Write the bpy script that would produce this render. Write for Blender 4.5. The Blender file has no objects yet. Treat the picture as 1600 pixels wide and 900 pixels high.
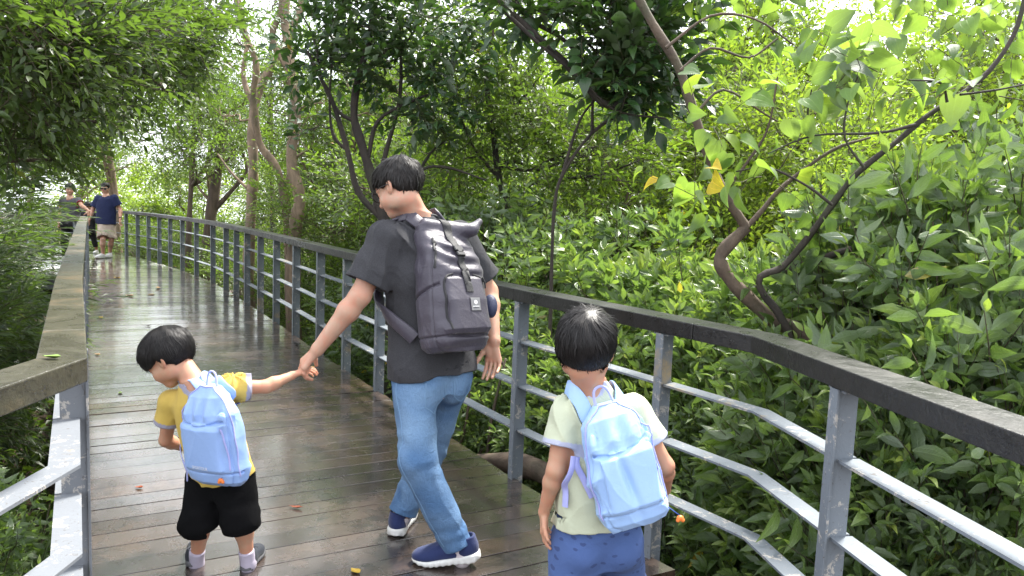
import bpy, math, random
import numpy as np
from mathutils import Vector, Matrix

# ------------------------------------------------------------------ camera
SC = bpy.context.scene
F_PX = 1180.0
PITCH = math.atan(125 / F_PX)
ROLL = 0.04
CAM_Z = 1.48
_F = np.array([0, math.cos(PITCH), -math.sin(PITCH)])
_U = np.array([0, math.sin(PITCH), math.cos(PITCH)])
_X = np.array([1.0, 0, 0])
_R = math.cos(ROLL) * _X + math.sin(ROLL) * _U
_V = -math.sin(ROLL) * _X + math.cos(ROLL) * _U
CAMP = np.array([0, 0, CAM_Z])
cam_d = bpy.data.cameras.new("camera")
cam = bpy.data.objects.new("camera", cam_d)
SC.collection.objects.link(cam)
m = Matrix.Identity(4)
for i in range(3):
    m[i][0] = _R[i]; m[i][1] = _V[i]; m[i][2] = -_F[i]; m[i][3] = CAMP[i]
cam.matrix_world = m
cam_d.sensor_width = 36
cam_d.lens = 36 * F_PX / 1600
cam_d.clip_start = 0.05
cam_d.clip_end = 2000
SC.camera = cam

def ray(px, py):
    return _F * F_PX + _R * (px - 800) + _V * (450 - py)
def at(px, py, Y):
    r = ray(px, py); return CAMP + r * (Y / r[1])
def atz(px, py, z):
    r = ray(px, py); return CAMP + r * ((z - CAM_Z) / r[2])
def topx(p):
    d = np.asarray(p, float) - CAMP
    w = d @ _F
    return 800 + F_PX * (d @ _R) / w, 450 - F_PX * (d @ _V) / w

# ------------------------------------------------------------------ world, sun, exposure
SUN_EL, SUN_AZ = 60.0, 38.0          # azimuth measured clockwise from +Y (view direction)
world = bpy.data.worlds.new("World"); SC.world = world
world.use_nodes = True
wn = world.node_tree.nodes; wl = world.node_tree.links
for n in list(wn): wn.remove(n)
sky = wn.new("ShaderNodeTexSky"); sky.sky_type = 'NISHITA'; sky.sun_disc = False
sky.sun_elevation = math.radians(SUN_EL); sky.sun_rotation = math.radians(SUN_AZ)
sky.dust_density = 4.0; sky.air_density = 1.0
# thin bright overcast: a veil of cloud over the sky, whiter where it is thicker
tc = wn.new("ShaderNodeTexCoord"); cn = wn.new("ShaderNodeTexNoise")
cn.inputs['Scale'].default_value = 2.2; cn.inputs['Detail'].default_value = 5
cr = wn.new("ShaderNodeMapRange"); cr.inputs[1].default_value = 0.3; cr.inputs[2].default_value = 0.7
cr.inputs[3].default_value = 0.7; cr.inputs[4].default_value = 0.97
mx = wn.new("ShaderNodeMix"); mx.data_type = 'RGBA'
mx.inputs[7].default_value = (10.5, 10.9, 11.6, 1)
bg = wn.new("ShaderNodeBackground"); bg.inputs[1].default_value = 0.074
wo = wn.new("ShaderNodeOutputWorld")
wl.new(tc.outputs['Generated'], cn.inputs['Vector']); wl.new(cn.outputs['Fac'], cr.inputs[0])
wl.new(cr.outputs[0], mx.inputs[0]); wl.new(sky.outputs[0], mx.inputs[6])
wl.new(mx.outputs[2], bg.inputs[0]); wl.new(bg.outputs[0], wo.inputs[0])

sd = bpy.data.lights.new("sun", 'SUN'); sd.energy = 3.2; sd.angle = math.radians(11)
sd.color = (1.0, 0.96, 0.88)
so = bpy.data.objects.new("sun", sd); SC.collection.objects.link(so)
_el, _az = math.radians(SUN_EL), math.radians(SUN_AZ)
_sd = Vector((math.sin(_az) * math.cos(_el), math.cos(_az) * math.cos(_el), math.sin(_el)))
so.rotation_euler = (-_sd).to_track_quat('-Z', 'Y').to_euler()

SC.view_settings.view_transform = 'Standard'; SC.view_settings.look = 'None'
SC.view_settings.gamma = 1; SC.view_settings.use_curve_mapping = False
SC.view_settings.exposure = 1.98
SC.render.engine = 'CYCLES'
SC.cycles.use_denoising = True
SC.cycles.max_bounces = 7; SC.cycles.diffuse_bounces = 4; SC.cycles.glossy_bounces = 3
SC.cycles.transmission_bounces = 4; SC.cycles.transparent_max_bounces = 6
SC.cycles.caustics_reflective = False; SC.cycles.caustics_refractive = False
SC.cycles.sample_clamp_indirect = 8

rng = np.random.default_rng(7)
random.seed(7)
COL = SC.collection

# ------------------------------------------------------------------ object helpers
def tag(o, label=None, cat=None, group=None, kind=None):
    if label: o['label'] = label
    if cat: o['category'] = cat
    if group: o['group'] = group
    if kind: o['kind'] = kind
    return o
def empty(name, loc=(0, 0, 0), label=None, cat=None, group=None):
    o = bpy.data.objects.new(name, None); COL.objects.link(o); o.location = tuple(map(float, loc))
    o.empty_display_size = 0.1
    return tag(o, label, cat, group)
def link(name, me, parent=None, mats=()):
    """one mesh object; vertices are given in world space, moved into the parent's space here"""
    o = bpy.data.objects.new(name, me); COL.objects.link(o)
    for mt in mats: me.materials.append(mt)
    if parent is not None:
        o.parent = parent
        off = Vector((0, 0, 0)); q = parent
        while q is not None: off += q.location; q = q.parent
        o.location = -off
    return o
def np_mesh(name, V, F, uv=None, attrs=None, midx=None, smooth=True):
    """V (n,3); F (m,3) or (m,4); uv per vertex (n,2); attrs {name: (n,)}; midx (m,)"""
    V = np.asarray(V, np.float32); F = np.asarray(F, np.int32)
    me = bpy.data.meshes.new(name)
    n, k = F.shape
    me.vertices.add(len(V)); me.vertices.foreach_set('co', V.ravel())
    me.loops.add(n * k); me.loops.foreach_set('vertex_index', F.ravel())
    me.polygons.add(n)
    me.polygons.foreach_set('loop_start', np.arange(0, n * k, k, dtype=np.int32))
    me.polygons.foreach_set('loop_total', np.full(n, k, np.int32))
    if midx is not None: me.polygons.foreach_set('material_index', np.asarray(midx, np.int32))
    me.polygons.foreach_set('use_smooth', np.full(n, bool(smooth)))
    if uv is not None:
        l = me.uv_layers.new(name='UVMap')
        l.data.foreach_set('uv', np.asarray(uv, np.float32)[F.ravel()].ravel())
    for an, av in (attrs or {}).items():
        a = me.attributes.new(an, 'FLOAT', 'POINT'); a.data.foreach_set('value', np.asarray(av, np.float32))
    me.update(); me.validate(clean_customdata=False)
    return me

class MB:
    """mesh builder: collects boxes, tubes and ribbons, builds ONE mesh"""
    def __init__(s): s.v = []; s.f = []; s.mi = []; s.uvs = []; s.n = 0
    def add(s, V, F, mi=0):
        V = np.asarray(V, float); s.v.append(V)
        for f in F: s.f.append([i + s.n for i in f]); s.mi.append(mi)
        s.n += len(V)
    def box(s, c, ax, ay, az, mi=0, bev=0.0):
        """centre, three half-extent vectors; chamfered when bev > 0"""
        c, ax, ay, az = (np.asarray(q, float) for q in (c, ax, ay, az))
        if bev <= 0:
            V = [c + i * ax + j * ay + k * az for i in (-1, 1) for j in (-1, 1) for k in (-1, 1)]
            s.add(V, [(0, 1, 3, 2), (4, 6, 7, 5), (0, 4, 5, 1), (2, 3, 7, 6), (0, 2, 6, 4), (1, 5, 7, 3)], mi); return
        la, lb = np.linalg.norm(ax), np.linalg.norm(ay)
        lc = np.linalg.norm(az)
        V = []; idx = {}
        for i in (-1, 1):
            for j in (-1, 1):
                for k in (-1, 1):
                    for w in range(3):
                        a = 1 - bev / la if w != 0 else 1; b = 1 - bev / lb if w != 1 else 1; d = 1 - bev / lc if w != 2 else 1
                        idx[i, j, k, w] = len(V); V.append(c + i * a * ax + j * b * ay + k * d * az)
        F = []
        for i in (-1, 1):
            F.append([idx[i, -1, -1, 0], idx[i, 1, -1, 0], idx[i, 1, 1, 0], idx[i, -1, 1, 0]][::i])
            F.append([idx[-1, i, -1, 1], idx[-1, i, 1, 1], idx[1, i, 1, 1], idx[1, i, -1, 1]][::i])
            F.append([idx[-1, -1, i, 2], idx[1, -1, i, 2], idx[1, 1, i, 2], idx[-1, 1, i, 2]][::i])
        for j in (-1, 1):
            for k in (-1, 1):
                F.append([idx[-1, j, k, 1], idx[1, j, k, 1], idx[1, j, k, 2], idx[-1, j, k, 2]][::-j * k])
                F.append([idx[j, -1, k, 0], idx[j, 1, k, 0], idx[j, 1, k, 2], idx[j, -1, k, 2]][::j * k])
                F.append([idx[j, k, -1, 0], idx[j, k, 1, 0], idx[j, k, 1, 1], idx[j, k, -1, 1]][::-j * k])
                for i in (-1, 1):
                    F.append([idx[i, j, k, 0], idx[i, j, k, 1], idx[i, j, k, 2]][::i * j * k])
        s.add(V, F, mi)
    def sweep(s, pts, up, w, h, mi=0, lift=0.0):
        """rectangular bar along a horizontal polyline, mitred at bends; w across, h up"""
        pts = [np.asarray(p, float) for p in pts]; n = len(pts); V = []
        for i, p in enumerate(pts):
            a = pts[max(i - 1, 0)]; b = pts[min(i + 1, n - 1)]
            t1 = p - a if i else b - p; t2 = b - p if i < n - 1 else p - a
            t1 = t1 / np.linalg.norm(t1); t2 = t2 / np.linalg.norm(t2)
            t = t1 + t2; t /= np.linalg.norm(t)
            side = np.cross(t, up); side /= np.linalg.norm(side)
            k = 1 / max(0.5, float(np.dot(t, t1)))
            uu = np.cross(side, t)
            for (sx, sz) in ((-1, -1), (1, -1), (1, 1), (-1, 1)):
                V.append(p + side * sx * w / 2 * k + uu * sz * h / 2)
        F = []
        for i in range(n - 1):
            for q in range(4):
                F.append((i * 4 + q, i * 4 + (q + 1) % 4, i * 4 + 4 + (q + 1) % 4, i * 4 + 4 + q))
        F.append((3, 2, 1, 0)); e = 4 * (n - 1); F.append((e, e + 1, e + 2, e + 3))
        s.add(V, F, mi)
    def tube(s, pts, rad, k=6, mi=0, cap=True):
        V, F = tube_np(pts, rad, k)
        F = [list(f) for f in F]
        if cap:
            F.append(list(range(k))[::-1]); F.append([len(V) - k + i for i in range(k)])
        s.add(V, F, mi)
    def build(s, name, mats, parent=None, smooth=False):
        me = bpy.data.meshes.new(name)
        me.from_pydata(np.concatenate(s.v).tolist(), [], s.f)
        me.polygons.foreach_set('material_index', s.mi)
        me.polygons.foreach_set('use_smooth', [smooth] * len(s.f))
        me.update()
        if not isinstance(mats, (list, tuple)): mats = [mats]
        return link(name, me, parent, mats)

def tube_np(pts, rad, k=6, seed=None):
    pts = np.asarray(pts, float); n = len(pts)
    rad = np.broadcast_to(np.asarray(rad, float), (n,)) if np.ndim(rad) else np.full(n, rad)
    t = np.gradient(pts, axis=0); t /= np.linalg.norm(t, axis=1, keepdims=True) + 1e-9
    ref = np.array([0.13, 0.21, 1.0]) if abs(t[0][2]) < 0.8 else np.array([1.0, 0.2, 0.1])
    V = []
    a = np.arange(k) / k * 2 * np.pi
    u = np.cross(t[0], ref); u /= np.linalg.norm(u)
    for i in range(n):
        u = u - t[i] * np.dot(u, t[i]); u /= np.linalg.norm(u) + 1e-9
        v = np.cross(t[i], u)
        V.append(pts[i] + rad[i] * (np.cos(a)[:, None] * u + np.sin(a)[:, None] * v))
    V = np.concatenate(V)
    i = np.arange(n - 1)[:, None] * k; q = np.arange(k)[None, :]; q2 = (q + 1) % k
    F = np.stack([i + q, i + q2, i + k + q2, i + k + q], -1).reshape(-1, 4)
    return V, F
def smooth_path(pts, m=4):
    """Catmull-Rom through pts (n,d)"""
    P = np.asarray(pts, float); P = np.vstack([2 * P[0] - P[1], P, 2 * P[-1] - P[-2]])
    out = []
    for i in range(1, len(P) - 2):
        for t in np.arange(m) / m:
            a, b, c, d = P[i - 1], P[i], P[i + 1], P[i + 2]
            out.append(0.5 * ((2 * b) + (c - a) * t + (2 * a - 5 * b + 4 * c - d) * t * t + (3 * b - a - 3 * c + d) * t ** 3))
    out.append(P[-2]); return np.array(out)

# ------------------------------------------------------------------ material helpers
class NT:
    def __init__(s, name):
        s.m = bpy.data.materials.new(name); s.m.use_nodes = True
        s.t = s.m.node_tree; s.n = s.t.nodes; s.l = s.t.links
        for n in list(s.n): s.n.remove(n)
        s.out = s.n.new('ShaderNodeOutputMaterial')
        s.b = s.n.new('ShaderNodeBsdfPrincipled'); s.l.new(s.b.outputs[0], s.out.inputs[0])
    def new(s, t, **kw):
        n = s.n.new('ShaderNode' + t)
        for k, v in kw.items(): setattr(n, k, v)
        return n
    def set(s, sock, v):
        if hasattr(v, 'is_linked') or hasattr(v, 'links'): s.l.new(v, sock)
        else:
            if isinstance(v, (tuple, list)) and len(v) == 3 and sock.type == 'RGBA': v = tuple(v) + (1,)
            sock.default_value = v
    def noise(s, vec, scale, detail=4, rough=0.5, dist=0.0, sc3=None):
        if sc3:
            mp = s.new('Mapping'); s.set(mp.inputs[0], vec); mp.inputs[3].default_value = sc3; vec = mp.outputs[0]
        n = s.new('TexNoise'); s.set(n.inputs['Vector'], vec); n.inputs['Scale'].default_value = scale
        n.inputs['Detail'].default_value = detail; n.inputs['Roughness'].default_value = rough
        n.inputs['Distortion'].default_value = dist; return n.outputs['Fac']
    def ramp(s, fac, stops, interp='LINEAR'):
        n = s.new('ValToRGB'); s.set(n.inputs[0], fac); n.color_ramp.interpolation = interp
        e = n.color_ramp.elements
        while len(e) < len(stops): e.new(0.5)
        for q, (p, c) in zip(e, stops):
            q.position = p; q.color = tuple(c) + (1,) if len(c) == 3 else c
        return n.outputs[0]
    def rng(s, v, a, b, c, d):
        n = s.new('MapRange'); s.set(n.inputs[0], v)
        for i, q in enumerate((a, b, c, d)): s.set(n.inputs[i + 1], q)
        return n.outputs[0]
    def mix(s, f, a, b, mode='MIX'):
        n = s.new('Mix', data_type='RGBA', blend_type=mode); s.set(n.inputs[0], f); s.set(n.inputs[6], a); s.set(n.inputs[7], b)
        return n.outputs[2]
    def math(s, op, a, b=0.0, c=0.0):
        n = s.new('Math', operation=op); s.set(n.inputs[0], a); s.set(n.inputs[1], b); s.set(n.inputs[2], c); return n.outputs[0]
    def attr(s, name): return s.new('Attribute', attribute_name=name).outputs['Fac']
    def pos(s): return s.new('NewGeometry').outputs['Position']
    def obj(s): return s.new('TexCoord').outputs['Object']
    def bump(s, h, strength=0.3, dist=0.01, nrm=None):
        n = s.new('Bump'); s.set(n.inputs['Height'], h); n.inputs['Strength'].default_value = strength
        n.inputs['Distance'].default_value = dist
        if nrm is not None: s.l.new(nrm, n.inputs['Normal'])
        return n.outputs[0]
    def P(s, **kw):
        names = dict(col='Base Color', rough='Roughness', spec='Specular IOR Level', nrm='Normal', metal='Metallic',
                     sss='Subsurface Weight', sheen='Sheen Weight', coat='Coat Weight', coatr='Coat Roughness', trans='Transmission Weight', ior='IOR')
        for k, v in kw.items(): s.set(s.b.inputs[names[k]], v)
        return s.m
def rotm(axis, a):
    axis = np.asarray(axis, float); axis = axis / (np.linalg.norm(axis) + 1e-12)
    K = np.array([[0, -axis[2], axis[1]], [axis[2], 0, -axis[0]], [-axis[1], axis[0], 0]])
    return np.eye(3) + math.sin(a) * K + (1 - math.cos(a)) * K @ K
def sph(r, n):
    d = r.normal(size=(n, 3)); return d / np.linalg.norm(d, axis=1, keepdims=True)
# ------------------------------------------------------------------ materials of the boardwalk
def mat_deck():
    m = NT('wet_deck_boards'); p = m.new('UVMap'); uv = p.outputs[0]
    tone = m.attr('tone'); hue = m.attr('hue')
    grain = m.noise(uv, 1.0, 8, 0.65, 0.4, (3.0, 90.0, 1))
    grain2 = m.noise(uv, 1.0, 5, 0.6, 0.2, (9.0, 420.0, 1))
    pos = m.pos()
    patch = m.noise(pos, 1.7, 4, 0.6, 0.5)
    patch2 = m.noise(pos, 9.0, 5, 0.7, 0.8)
    base = m.ramp(tone, [(0, (0.019, 0.014, 0.012)), (0.4, (0.037, 0.026, 0.021)), (0.8, (0.062, 0.041, 0.030)), (1, (0.100, 0.064, 0.041))])
    grey = m.mix(m.rng(hue, 0, 1, 0, .55), base, (0.052, 0.046, 0.044))
    c = m.mix(m.rng(grain, .35, .7, 0, .75), grey, m.mix(1.0, grey, (2.1, 1.95, 1.85), 'MULTIPLY'))
    c = m.mix(m.rng(grain2, .5, .62, 0, .5), c, (0.010, 0.008, 0.007))
    # worn brown bare-wood patches and blackened mould spots
    c = m.mix(m.rng(m.math('MULTIPLY', patch2, m.rng(patch, .4, .6, .5, 1.2)), .42, .66, 0, .35), c, (0.085, 0.050, 0.030))
    c = m.mix(m.rng(m.noise(pos, 3.1, 7, .78, .9), .50, .62, 0, .85), c, (0.014, 0.012, 0.011))
    c = m.mix(m.rng(m.noise(pos, 60, 3, .7), .62, .68, 0, .6), c, (0.012, 0.011, 0.010))
    r = m.rng(patch, .36, .62, .13, .30)
    r = m.math('ADD', r, m.rng(patch2, .5, .7, 0.0, .16))
    h = m.math('ADD', m.math('MULTIPLY', grain, .7), m.math('MULTIPLY', grain2, .6))
    return m.P(col=c, rough=r, spec=.8, nrm=m.bump(h, .26, .004), coat=1.0, coatr=.13)
def mat_cap(dark):
    m = NT('rail_cap_timber'); pos = m.pos(); uv = m.new('UVMap').outputs[0]
    g = m.noise(pos, 22, 7, .7, 1.2); n2 = m.noise(pos, 3.0, 6, .7, .8); n3 = m.noise(pos, 60, 4, .7)
    if dark:
        c = m.ramp(n2, [(.3, (0.004, 0.004, 0.0045)), (.6, (0.008, 0.0075, 0.0075)), (.8, (0.022, 0.018, 0.015))])
    else:
        c = m.ramp(n2, [(.3, (0.030, 0.027, 0.019)), (.5, (0.052, 0.048, 0.031)), (.63, (0.105, 0.073, 0.036)), (.8, (0.034, 0.031, 0.024))])
    c = m.mix(m.rng(g, .45, .75, 0, .5), c, (0.085, 0.080, 0.060) if not dark else (0.020, 0.019, 0.018))
    c = m.mix(m.rng(n3, .58, .7, 0, .8), c, (0.02, 0.017, 0.014))
    return m.P(col=c, spec=.6, rough=m.rng(n2, .3, .7, .20, .5), nrm=m.bump(m.math('ADD', g, n3), .5, .006))
def mat_paint(tint):
    m = NT('weathered_blue_grey_paint'); pos = m.pos()
    n1 = m.noise(pos, 5, 5, .6, .5); n2 = m.noise(pos, 34, 6, .75, 1.0); n3 = m.noise(pos, 14, 6, .8, .6)
    c = m.mix(n1, tint, tuple(q * .82 for q in tint))
    c = m.mix(m.rng(n3, .57, .60, 0, .85), c, (0.40, 0.37, 0.33))          # flaked paint
    c = m.mix(m.rng(n2, .60, .66, 0, .85), c, (0.08, 0.07, 0.06))          # grime specks
    c = m.mix(m.rng(m.noise(pos, 3.3, 5, .7), .60, .72, 0, .75), c, (0.34, 0.25, 0.12))  # rust bloom
    return m.P(col=c, spec=.35, rough=m.rng(n2, .3, .7, .5, .75), nrm=m.bump(m.math('ADD', n2, n3), .4, .003))
M_DECK = mat_deck(); M_CAPD = mat_cap(True); M_CAPL = mat_cap(False)
M_PAINT = mat_paint((0.165, 0.188, 0.215)); M_PAINT_F = mat_paint((0.155, 0.178, 0.19)); M_PAINTL = mat_paint((0.160, 0.172, 0.190))
def mat_simple(name, col, rough=.6, ns=20, amp=.25, bump=.1, bs=60, bd=.003, sheen=0, spec=.5, sss=0):
    m = NT(name); pos = m.pos(); n = m.noise(pos, ns, 5, .6)
    c = m.mix(n, tuple(q * (1 - amp) for q in col), tuple(min(1, q * (1 + amp)) for q in col))
    return m.P(col=c, rough=rough, nrm=m.bump(m.noise(pos, bs, 4, .6), bump, bd), sheen=sheen, spec=spec, sss=sss)

# ------------------------------------------------------------------ plan of the walkway (x right, y ahead)
RAIL_H = 1.05; CAP_T = 0.065; CAP_W = 0.135
def xy(p): return np.array([p[0], p[1]])
RE = [np.array([1.70, -2.2]), np.array([0.885, 2.74]), np.array([0.06, 3.96])]            # deck edge, right
for px, py in ((593, 617), (500, 556), (428, 504), (387, 477), (353, 455), (327, 440), (283, 423), (230, 407), (197, 399.5)):
    RE.append(xy(atz(px, py, 0)))
RE += [RE[-1] + np.array([-2.2, 1.35]), RE[-1] + np.array([-5.5, 1.9]), RE[-1] + np.array([-12, 1.2])]
LE = [np.array([-1.085, -2.2]), np.array([-1.085, 1.93])]
for py in (760, 560, 470, 420, 400): LE.append(xy(atz(139, py, 0)) * 1.0)
LE = LE[:2] + [q for q in LE[2:] if q[1] > 2.2]
_d = LE[-1] - LE[-2]; _d /= np.linalg.norm(_d)
LK = LE[2] + _d * 0
LEND = xy(atz(139, 338, RAIL_H))            # far corner of the left rail
LE = [q for q in LE if q[1] < LEND[1] - .3] + [LEND]
LEND2 = LEND + np.array([-3.4, -0.15]); LE += [LEND2, LEND2 + np.array([-5, -.4])]

def resample(poly, ds):
    P = np.array(poly); L = np.r_[0, np.cumsum(np.linalg.norm(np.diff(P, axis=0), axis=1))]
    n = int(L[-1] / ds); s = np.arange(n + 1) * ds
    return np.stack([np.interp(s, L, P[:, i]) for i in range(2)], 1), s
class Poly:
    def __init__(s, pts):
        s.P = np.array(pts, float); s.L = np.r_[0, np.cumsum(np.linalg.norm(np.diff(s.P, axis=0), axis=1))]
    def pt(s, t): return np.array([np.interp(t, s.L, s.P[:, i]) for i in range(2)])
    def tan(s, t):
        a = s.pt(max(t - .02, 0)); b = s.pt(min(t + .02, s.L[-1])); d = b - a; return d / np.linalg.norm(d)
    def nearest(s, q):
        best = (1e9, 0)
        for i in range(len(s.P) - 1):
            a, b = s.P[i], s.P[i + 1]; d = b - a; t = np.clip(np.dot(q - a, d) / np.dot(d, d), 0, 1)
            e = np.linalg.norm(a + d * t - q)
            if e < best[0]: best = (e, s.L[i] + t * (s.L[i + 1] - s.L[i]))
        return best
PR, PL = Poly(RE), Poly(LE)

# --- boards: ladder of stations on the right and left edges
def hit(poly, o, d):
    """farthest-forward crossing of the line o + t d with the polyline, nearest to o"""
    best = None
    for a, b in zip(poly[:-1], poly[1:]):
        e = b - a; den = d[0] * e[1] - d[1] * e[0]
        if abs(den) < 1e-9: continue
        w = a - o; t = (w[0] * e[1] - w[1] * e[0]) / den; u = (w[0] * d[1] - w[1] * d[0]) / den
        if -1e-6 <= u <= 1 + 1e-6 and (best is None or abs(t) < abs(best)): best = t
    return None if best is None else o + d * best
def board_quads():
    """centre line stations with a heading that turns gently; each board runs edge to edge"""
    C = []; mid = [np.array([0.22, -2.1]), np.array([-0.08, 2.2])]
    a = np.array([-.4850, .8745])
    s0 = (RE[2] + np.array([-1.67, -.94])) ; s0 = mid[1]
    bw, gap = 0.138, 0.007
    # near leg
    out = []
    d = mid[1] - mid[0]; L = np.linalg.norm(d); d /= L; n = int(L / (bw + gap))
    for i in range(n): out.append((mid[0] + d * (i + .5) * (bw + gap), d))
    p = mid[0] + d * n * (bw + gap); ang = math.atan2(d[1], d[0]); tgt0 = math.atan2(a[1], a[0])
    s = 0
    while s < 25:
        tgt = tgt0 if s < 12.3 else tgt0 + min(1.0, (s - 12.3) * .16)
        ang += np.clip(tgt - ang, -.11, .11) if s < 2 else np.clip(tgt - ang, -.03, .03)
        dd = np.array([math.cos(ang), math.sin(ang)])
        p = p + dd * (bw + gap); out.append((p - dd * (bw + gap) / 2, dd)); s += bw + gap
    return out, bw
boards, BW = board_quads()
LEw = [q.copy() for q in LE]; REw = [q.copy() for q in RE]
V = []; Fq = []; UV = []; T = []; Hh = []; n0 = 0
TH = 0.035
rb = np.random.default_rng(3)
for (c, d) in boards:
    nrm = np.array([d[1], -d[0]])
    ends = []
    for sgn, poly in ((1, REw), (-1, LEw)):
        row = []
        for e in (-1, 1):
            o = c + d * e * BW / 2
            best = None
            for aa, bb in zip(poly[:-1], poly[1:]):
                ee = bb - aa; dd2 = nrm * sgn; den = dd2[0] * ee[1] - dd2[1] * ee[0]
                if abs(den) < 1e-9: continue
                w = aa - o; t = (w[0] * ee[1] - w[1] * ee[0]) / den; u = (w[0] * dd2[1] - w[1] * dd2[0]) / den
                if -1e-6 <= u <= 1 + 1e-6 and t > -.2 and (best is None or t < best): best = t
            row.append(None if best is None else o + nrm * sgn * (min(best, 4.5) + .03 + rb.uniform(-.004, .008)))
        ends.append(row)
    if any(q is None for r_ in ends for q in r_): continue
    (ra, rbp), (la, lbp) = ends
    tone = rb.beta(1.6, 1.9); hue = rb.random(); zz = rb.normal(0, .0012); tilt = rb.normal(0, .0012)
    ns = 2; ch = .0011
    # cross-section: chamfered top
    prof = [(-.5, -TH), (-.5, -ch), (-.5 + ch / BW, 0), (.5 - ch / BW, 0), (.5, -ch), (.5, -TH)]
    for k in range(ns + 1):
        f = k / ns
        A = la * (1 - f) + ra * f; B = lbp * (1 - f) + rbp * f
        ln = np.linalg.norm(ra - la) * f
        for (u, z) in prof:
            q = A * (.5 - u) + B * (.5 + u)
            V.append((q[0], q[1], z + zz + tilt * u)); UV.append((ln + n0 * .013, u * BW + n0 * .37)); T.append(tone); Hh.append(hue)
    m6 = len(prof)
    for k in range(ns):
        for q in range(m6 - 1):
            Fq.append((n0 + k * m6 + q, n0 + (k + 1) * m6 + q, n0 + (k + 1) * m6 + q + 1, n0 + k * m6 + q + 1))
    for k, fl in ((0, 1), (ns, -1)):
        b0 = n0 + k * m6
        for f4 in ((0, 1, 4, 5), (1, 2, 3, 4)): Fq.append(tuple(b0 + q for q in f4)[::fl])
    n0 += (ns + 1) * m6
me = np_mesh('boardwalk', V, Fq, UV, {'tone': T, 'hue': Hh}, smooth=False)
deck = link('boardwalk', me, None, [M_DECK]); tag(deck, kind='structure')

# steel frame below the boards
M_STEEL = mat_simple('dark_steel', (0.05, 0.055, 0.06), .5)
fb = MB()
for poly, off in ((RE, -.16), (LE, .16)):
    P = Poly(poly); s = np.arange(0, min(P.L[-1], 26), .5); pp = []
    for t in s:
        q = P.pt(t); tn = P.tan(t); nn = np.array([-tn[1], tn[0]]) * (1 if off < 0 else -1)
        pp.append((q[0] + nn[0] * abs(off), q[1] + nn[1] * abs(off), -.15))
    fb.sweep(pp, (0, 0, 1), .07, .2)
for t in np.arange(.5, 24, 2.2):
    a = PR.pt(min(t * 1.0, PR.L[-1])); e, tl = PL.nearest(a); b = PL.pt(tl)
    for q in (a * .85 + b * .15, a * .15 + b * .85): fb.box((q[0], q[1], -1.6), (.06, 0, 0), (0, .06, 0), (0, 0, 1.35))
tag(fb.build('boardwalk_frame', M_STEEL), kind='structure')

# ------------------------------------------------------------------ railings
def offset_poly(poly, off):
    P = [np.asarray(q, float) for q in poly]; out = []
    for i, p in enumerate(P):
        t1 = p - P[i - 1] if i else P[1] - p; t2 = P[i + 1] - p if i < len(P) - 1 else p - P[i - 1]
        t1 = t1 / np.linalg.norm(t1); t2 = t2 / np.linalg.norm(t2); t = t1 + t2; t /= np.linalg.norm(t)
        n = np.array([t[1], -t[0]]); out.append(p + n * off / max(.5, np.dot(t, t1)))
    return out
def railing(root, edge, side, post_s, joints, s_end, mats, far_from=6.5, s_start=0):
    """edge polyline, side=+1 outward to the right of travel; posts at arc positions post_s"""
    cl = offset_poly(edge, side * .0675); P = Poly(cl)
    def seg(a, b, off=0.0, wob=0):
        pts = [P.pt(a)] + [P.P[i] for i in range(len(P.P)) if a + .01 < P.L[i] < b - .01] + [P.pt(b)]
        return pts
    ps = [s for s in post_s if s_start <= s <= s_end]
    for s in ps:
        q = P.pt(s); t = P.tan(s); n = np.array([t[1], -t[0]]) * side; q = q - n * .018
        mb = MB(); zt, zb = RAIL_H - CAP_T - .003, -.32
        zc, zh = (zt + zb) / 2, (zt - zb) / 2
        t3, n3, z3 = np.r_[t, 0], np.r_[n, 0], np.array([0, 0, 1.])
        c = np.r_[q, zc]
        mb.box(c, t3 * .005, n3 * .036, z3 * zh, bev=.001)                                 # web plate across the rail
        mb.box(c - n3 * .0405, t3 * .021, n3 * .004, z3 * zh, bev=.001)                    # inner flange
        mb.box(np.r_[q, zt - .004] , t3 * .045, n3 * .034, z3 * .0035, bev=.001)           # plate under the cap
        for zz in (.10, .18):                                                             # bolts into the frame
            mb.tube([np.r_[q, -zz] - n3 * .05, np.r_[q, -zz] - n3 * .044], .010, 6)
        mt = mats[0] if np.linalg.norm(q) < far_from else mats[1]
        mb.build('post', mt, root)
    allp = [s_start] + ps + [s_end]
    for z in (.27, .515, .76):
        # one flat bar from post to post, joined into one rail per height; bends with the walk
        mb = MB()
        pts = seg(s_start, s_end)
        for a, b in zip(allp[:-1], allp[1:]):
            if b - a < .05: continue
            g = .0065
            sg = seg(a + g, b - g)
            mb.sweep([np.r_[q, z] for q in sg], (0, 0, 1), .074, .009)
        o = mb.build('rail', mats[0] if s_start < 4 and s_end < 9 else mats[0], root)
    js = [s_start] + [j for j in joints if s_start < j < s_end] + [s_end]
    for a, b in zip(js[:-1], js[1:]):
        mb = MB(); sg = seg(a + .0015, b - .0015)
        mb.sweep([np.r_[q, RAIL_H - CAP_T / 2] for q in sg], (0, 0, 1), CAP_W if side > 0 else .115, CAP_T)
        o = mb.build('rail_cap', mats[2], root)
        md = o.modifiers.new('bevel', 'BEVEL'); md.width = .004; md.segments = 2; md.limit_method = 'ANGLE'
    return P

CR = Poly(offset_poly(RE, .0675)); CLf = Poly(offset_poly(LE, -.0675))
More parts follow.
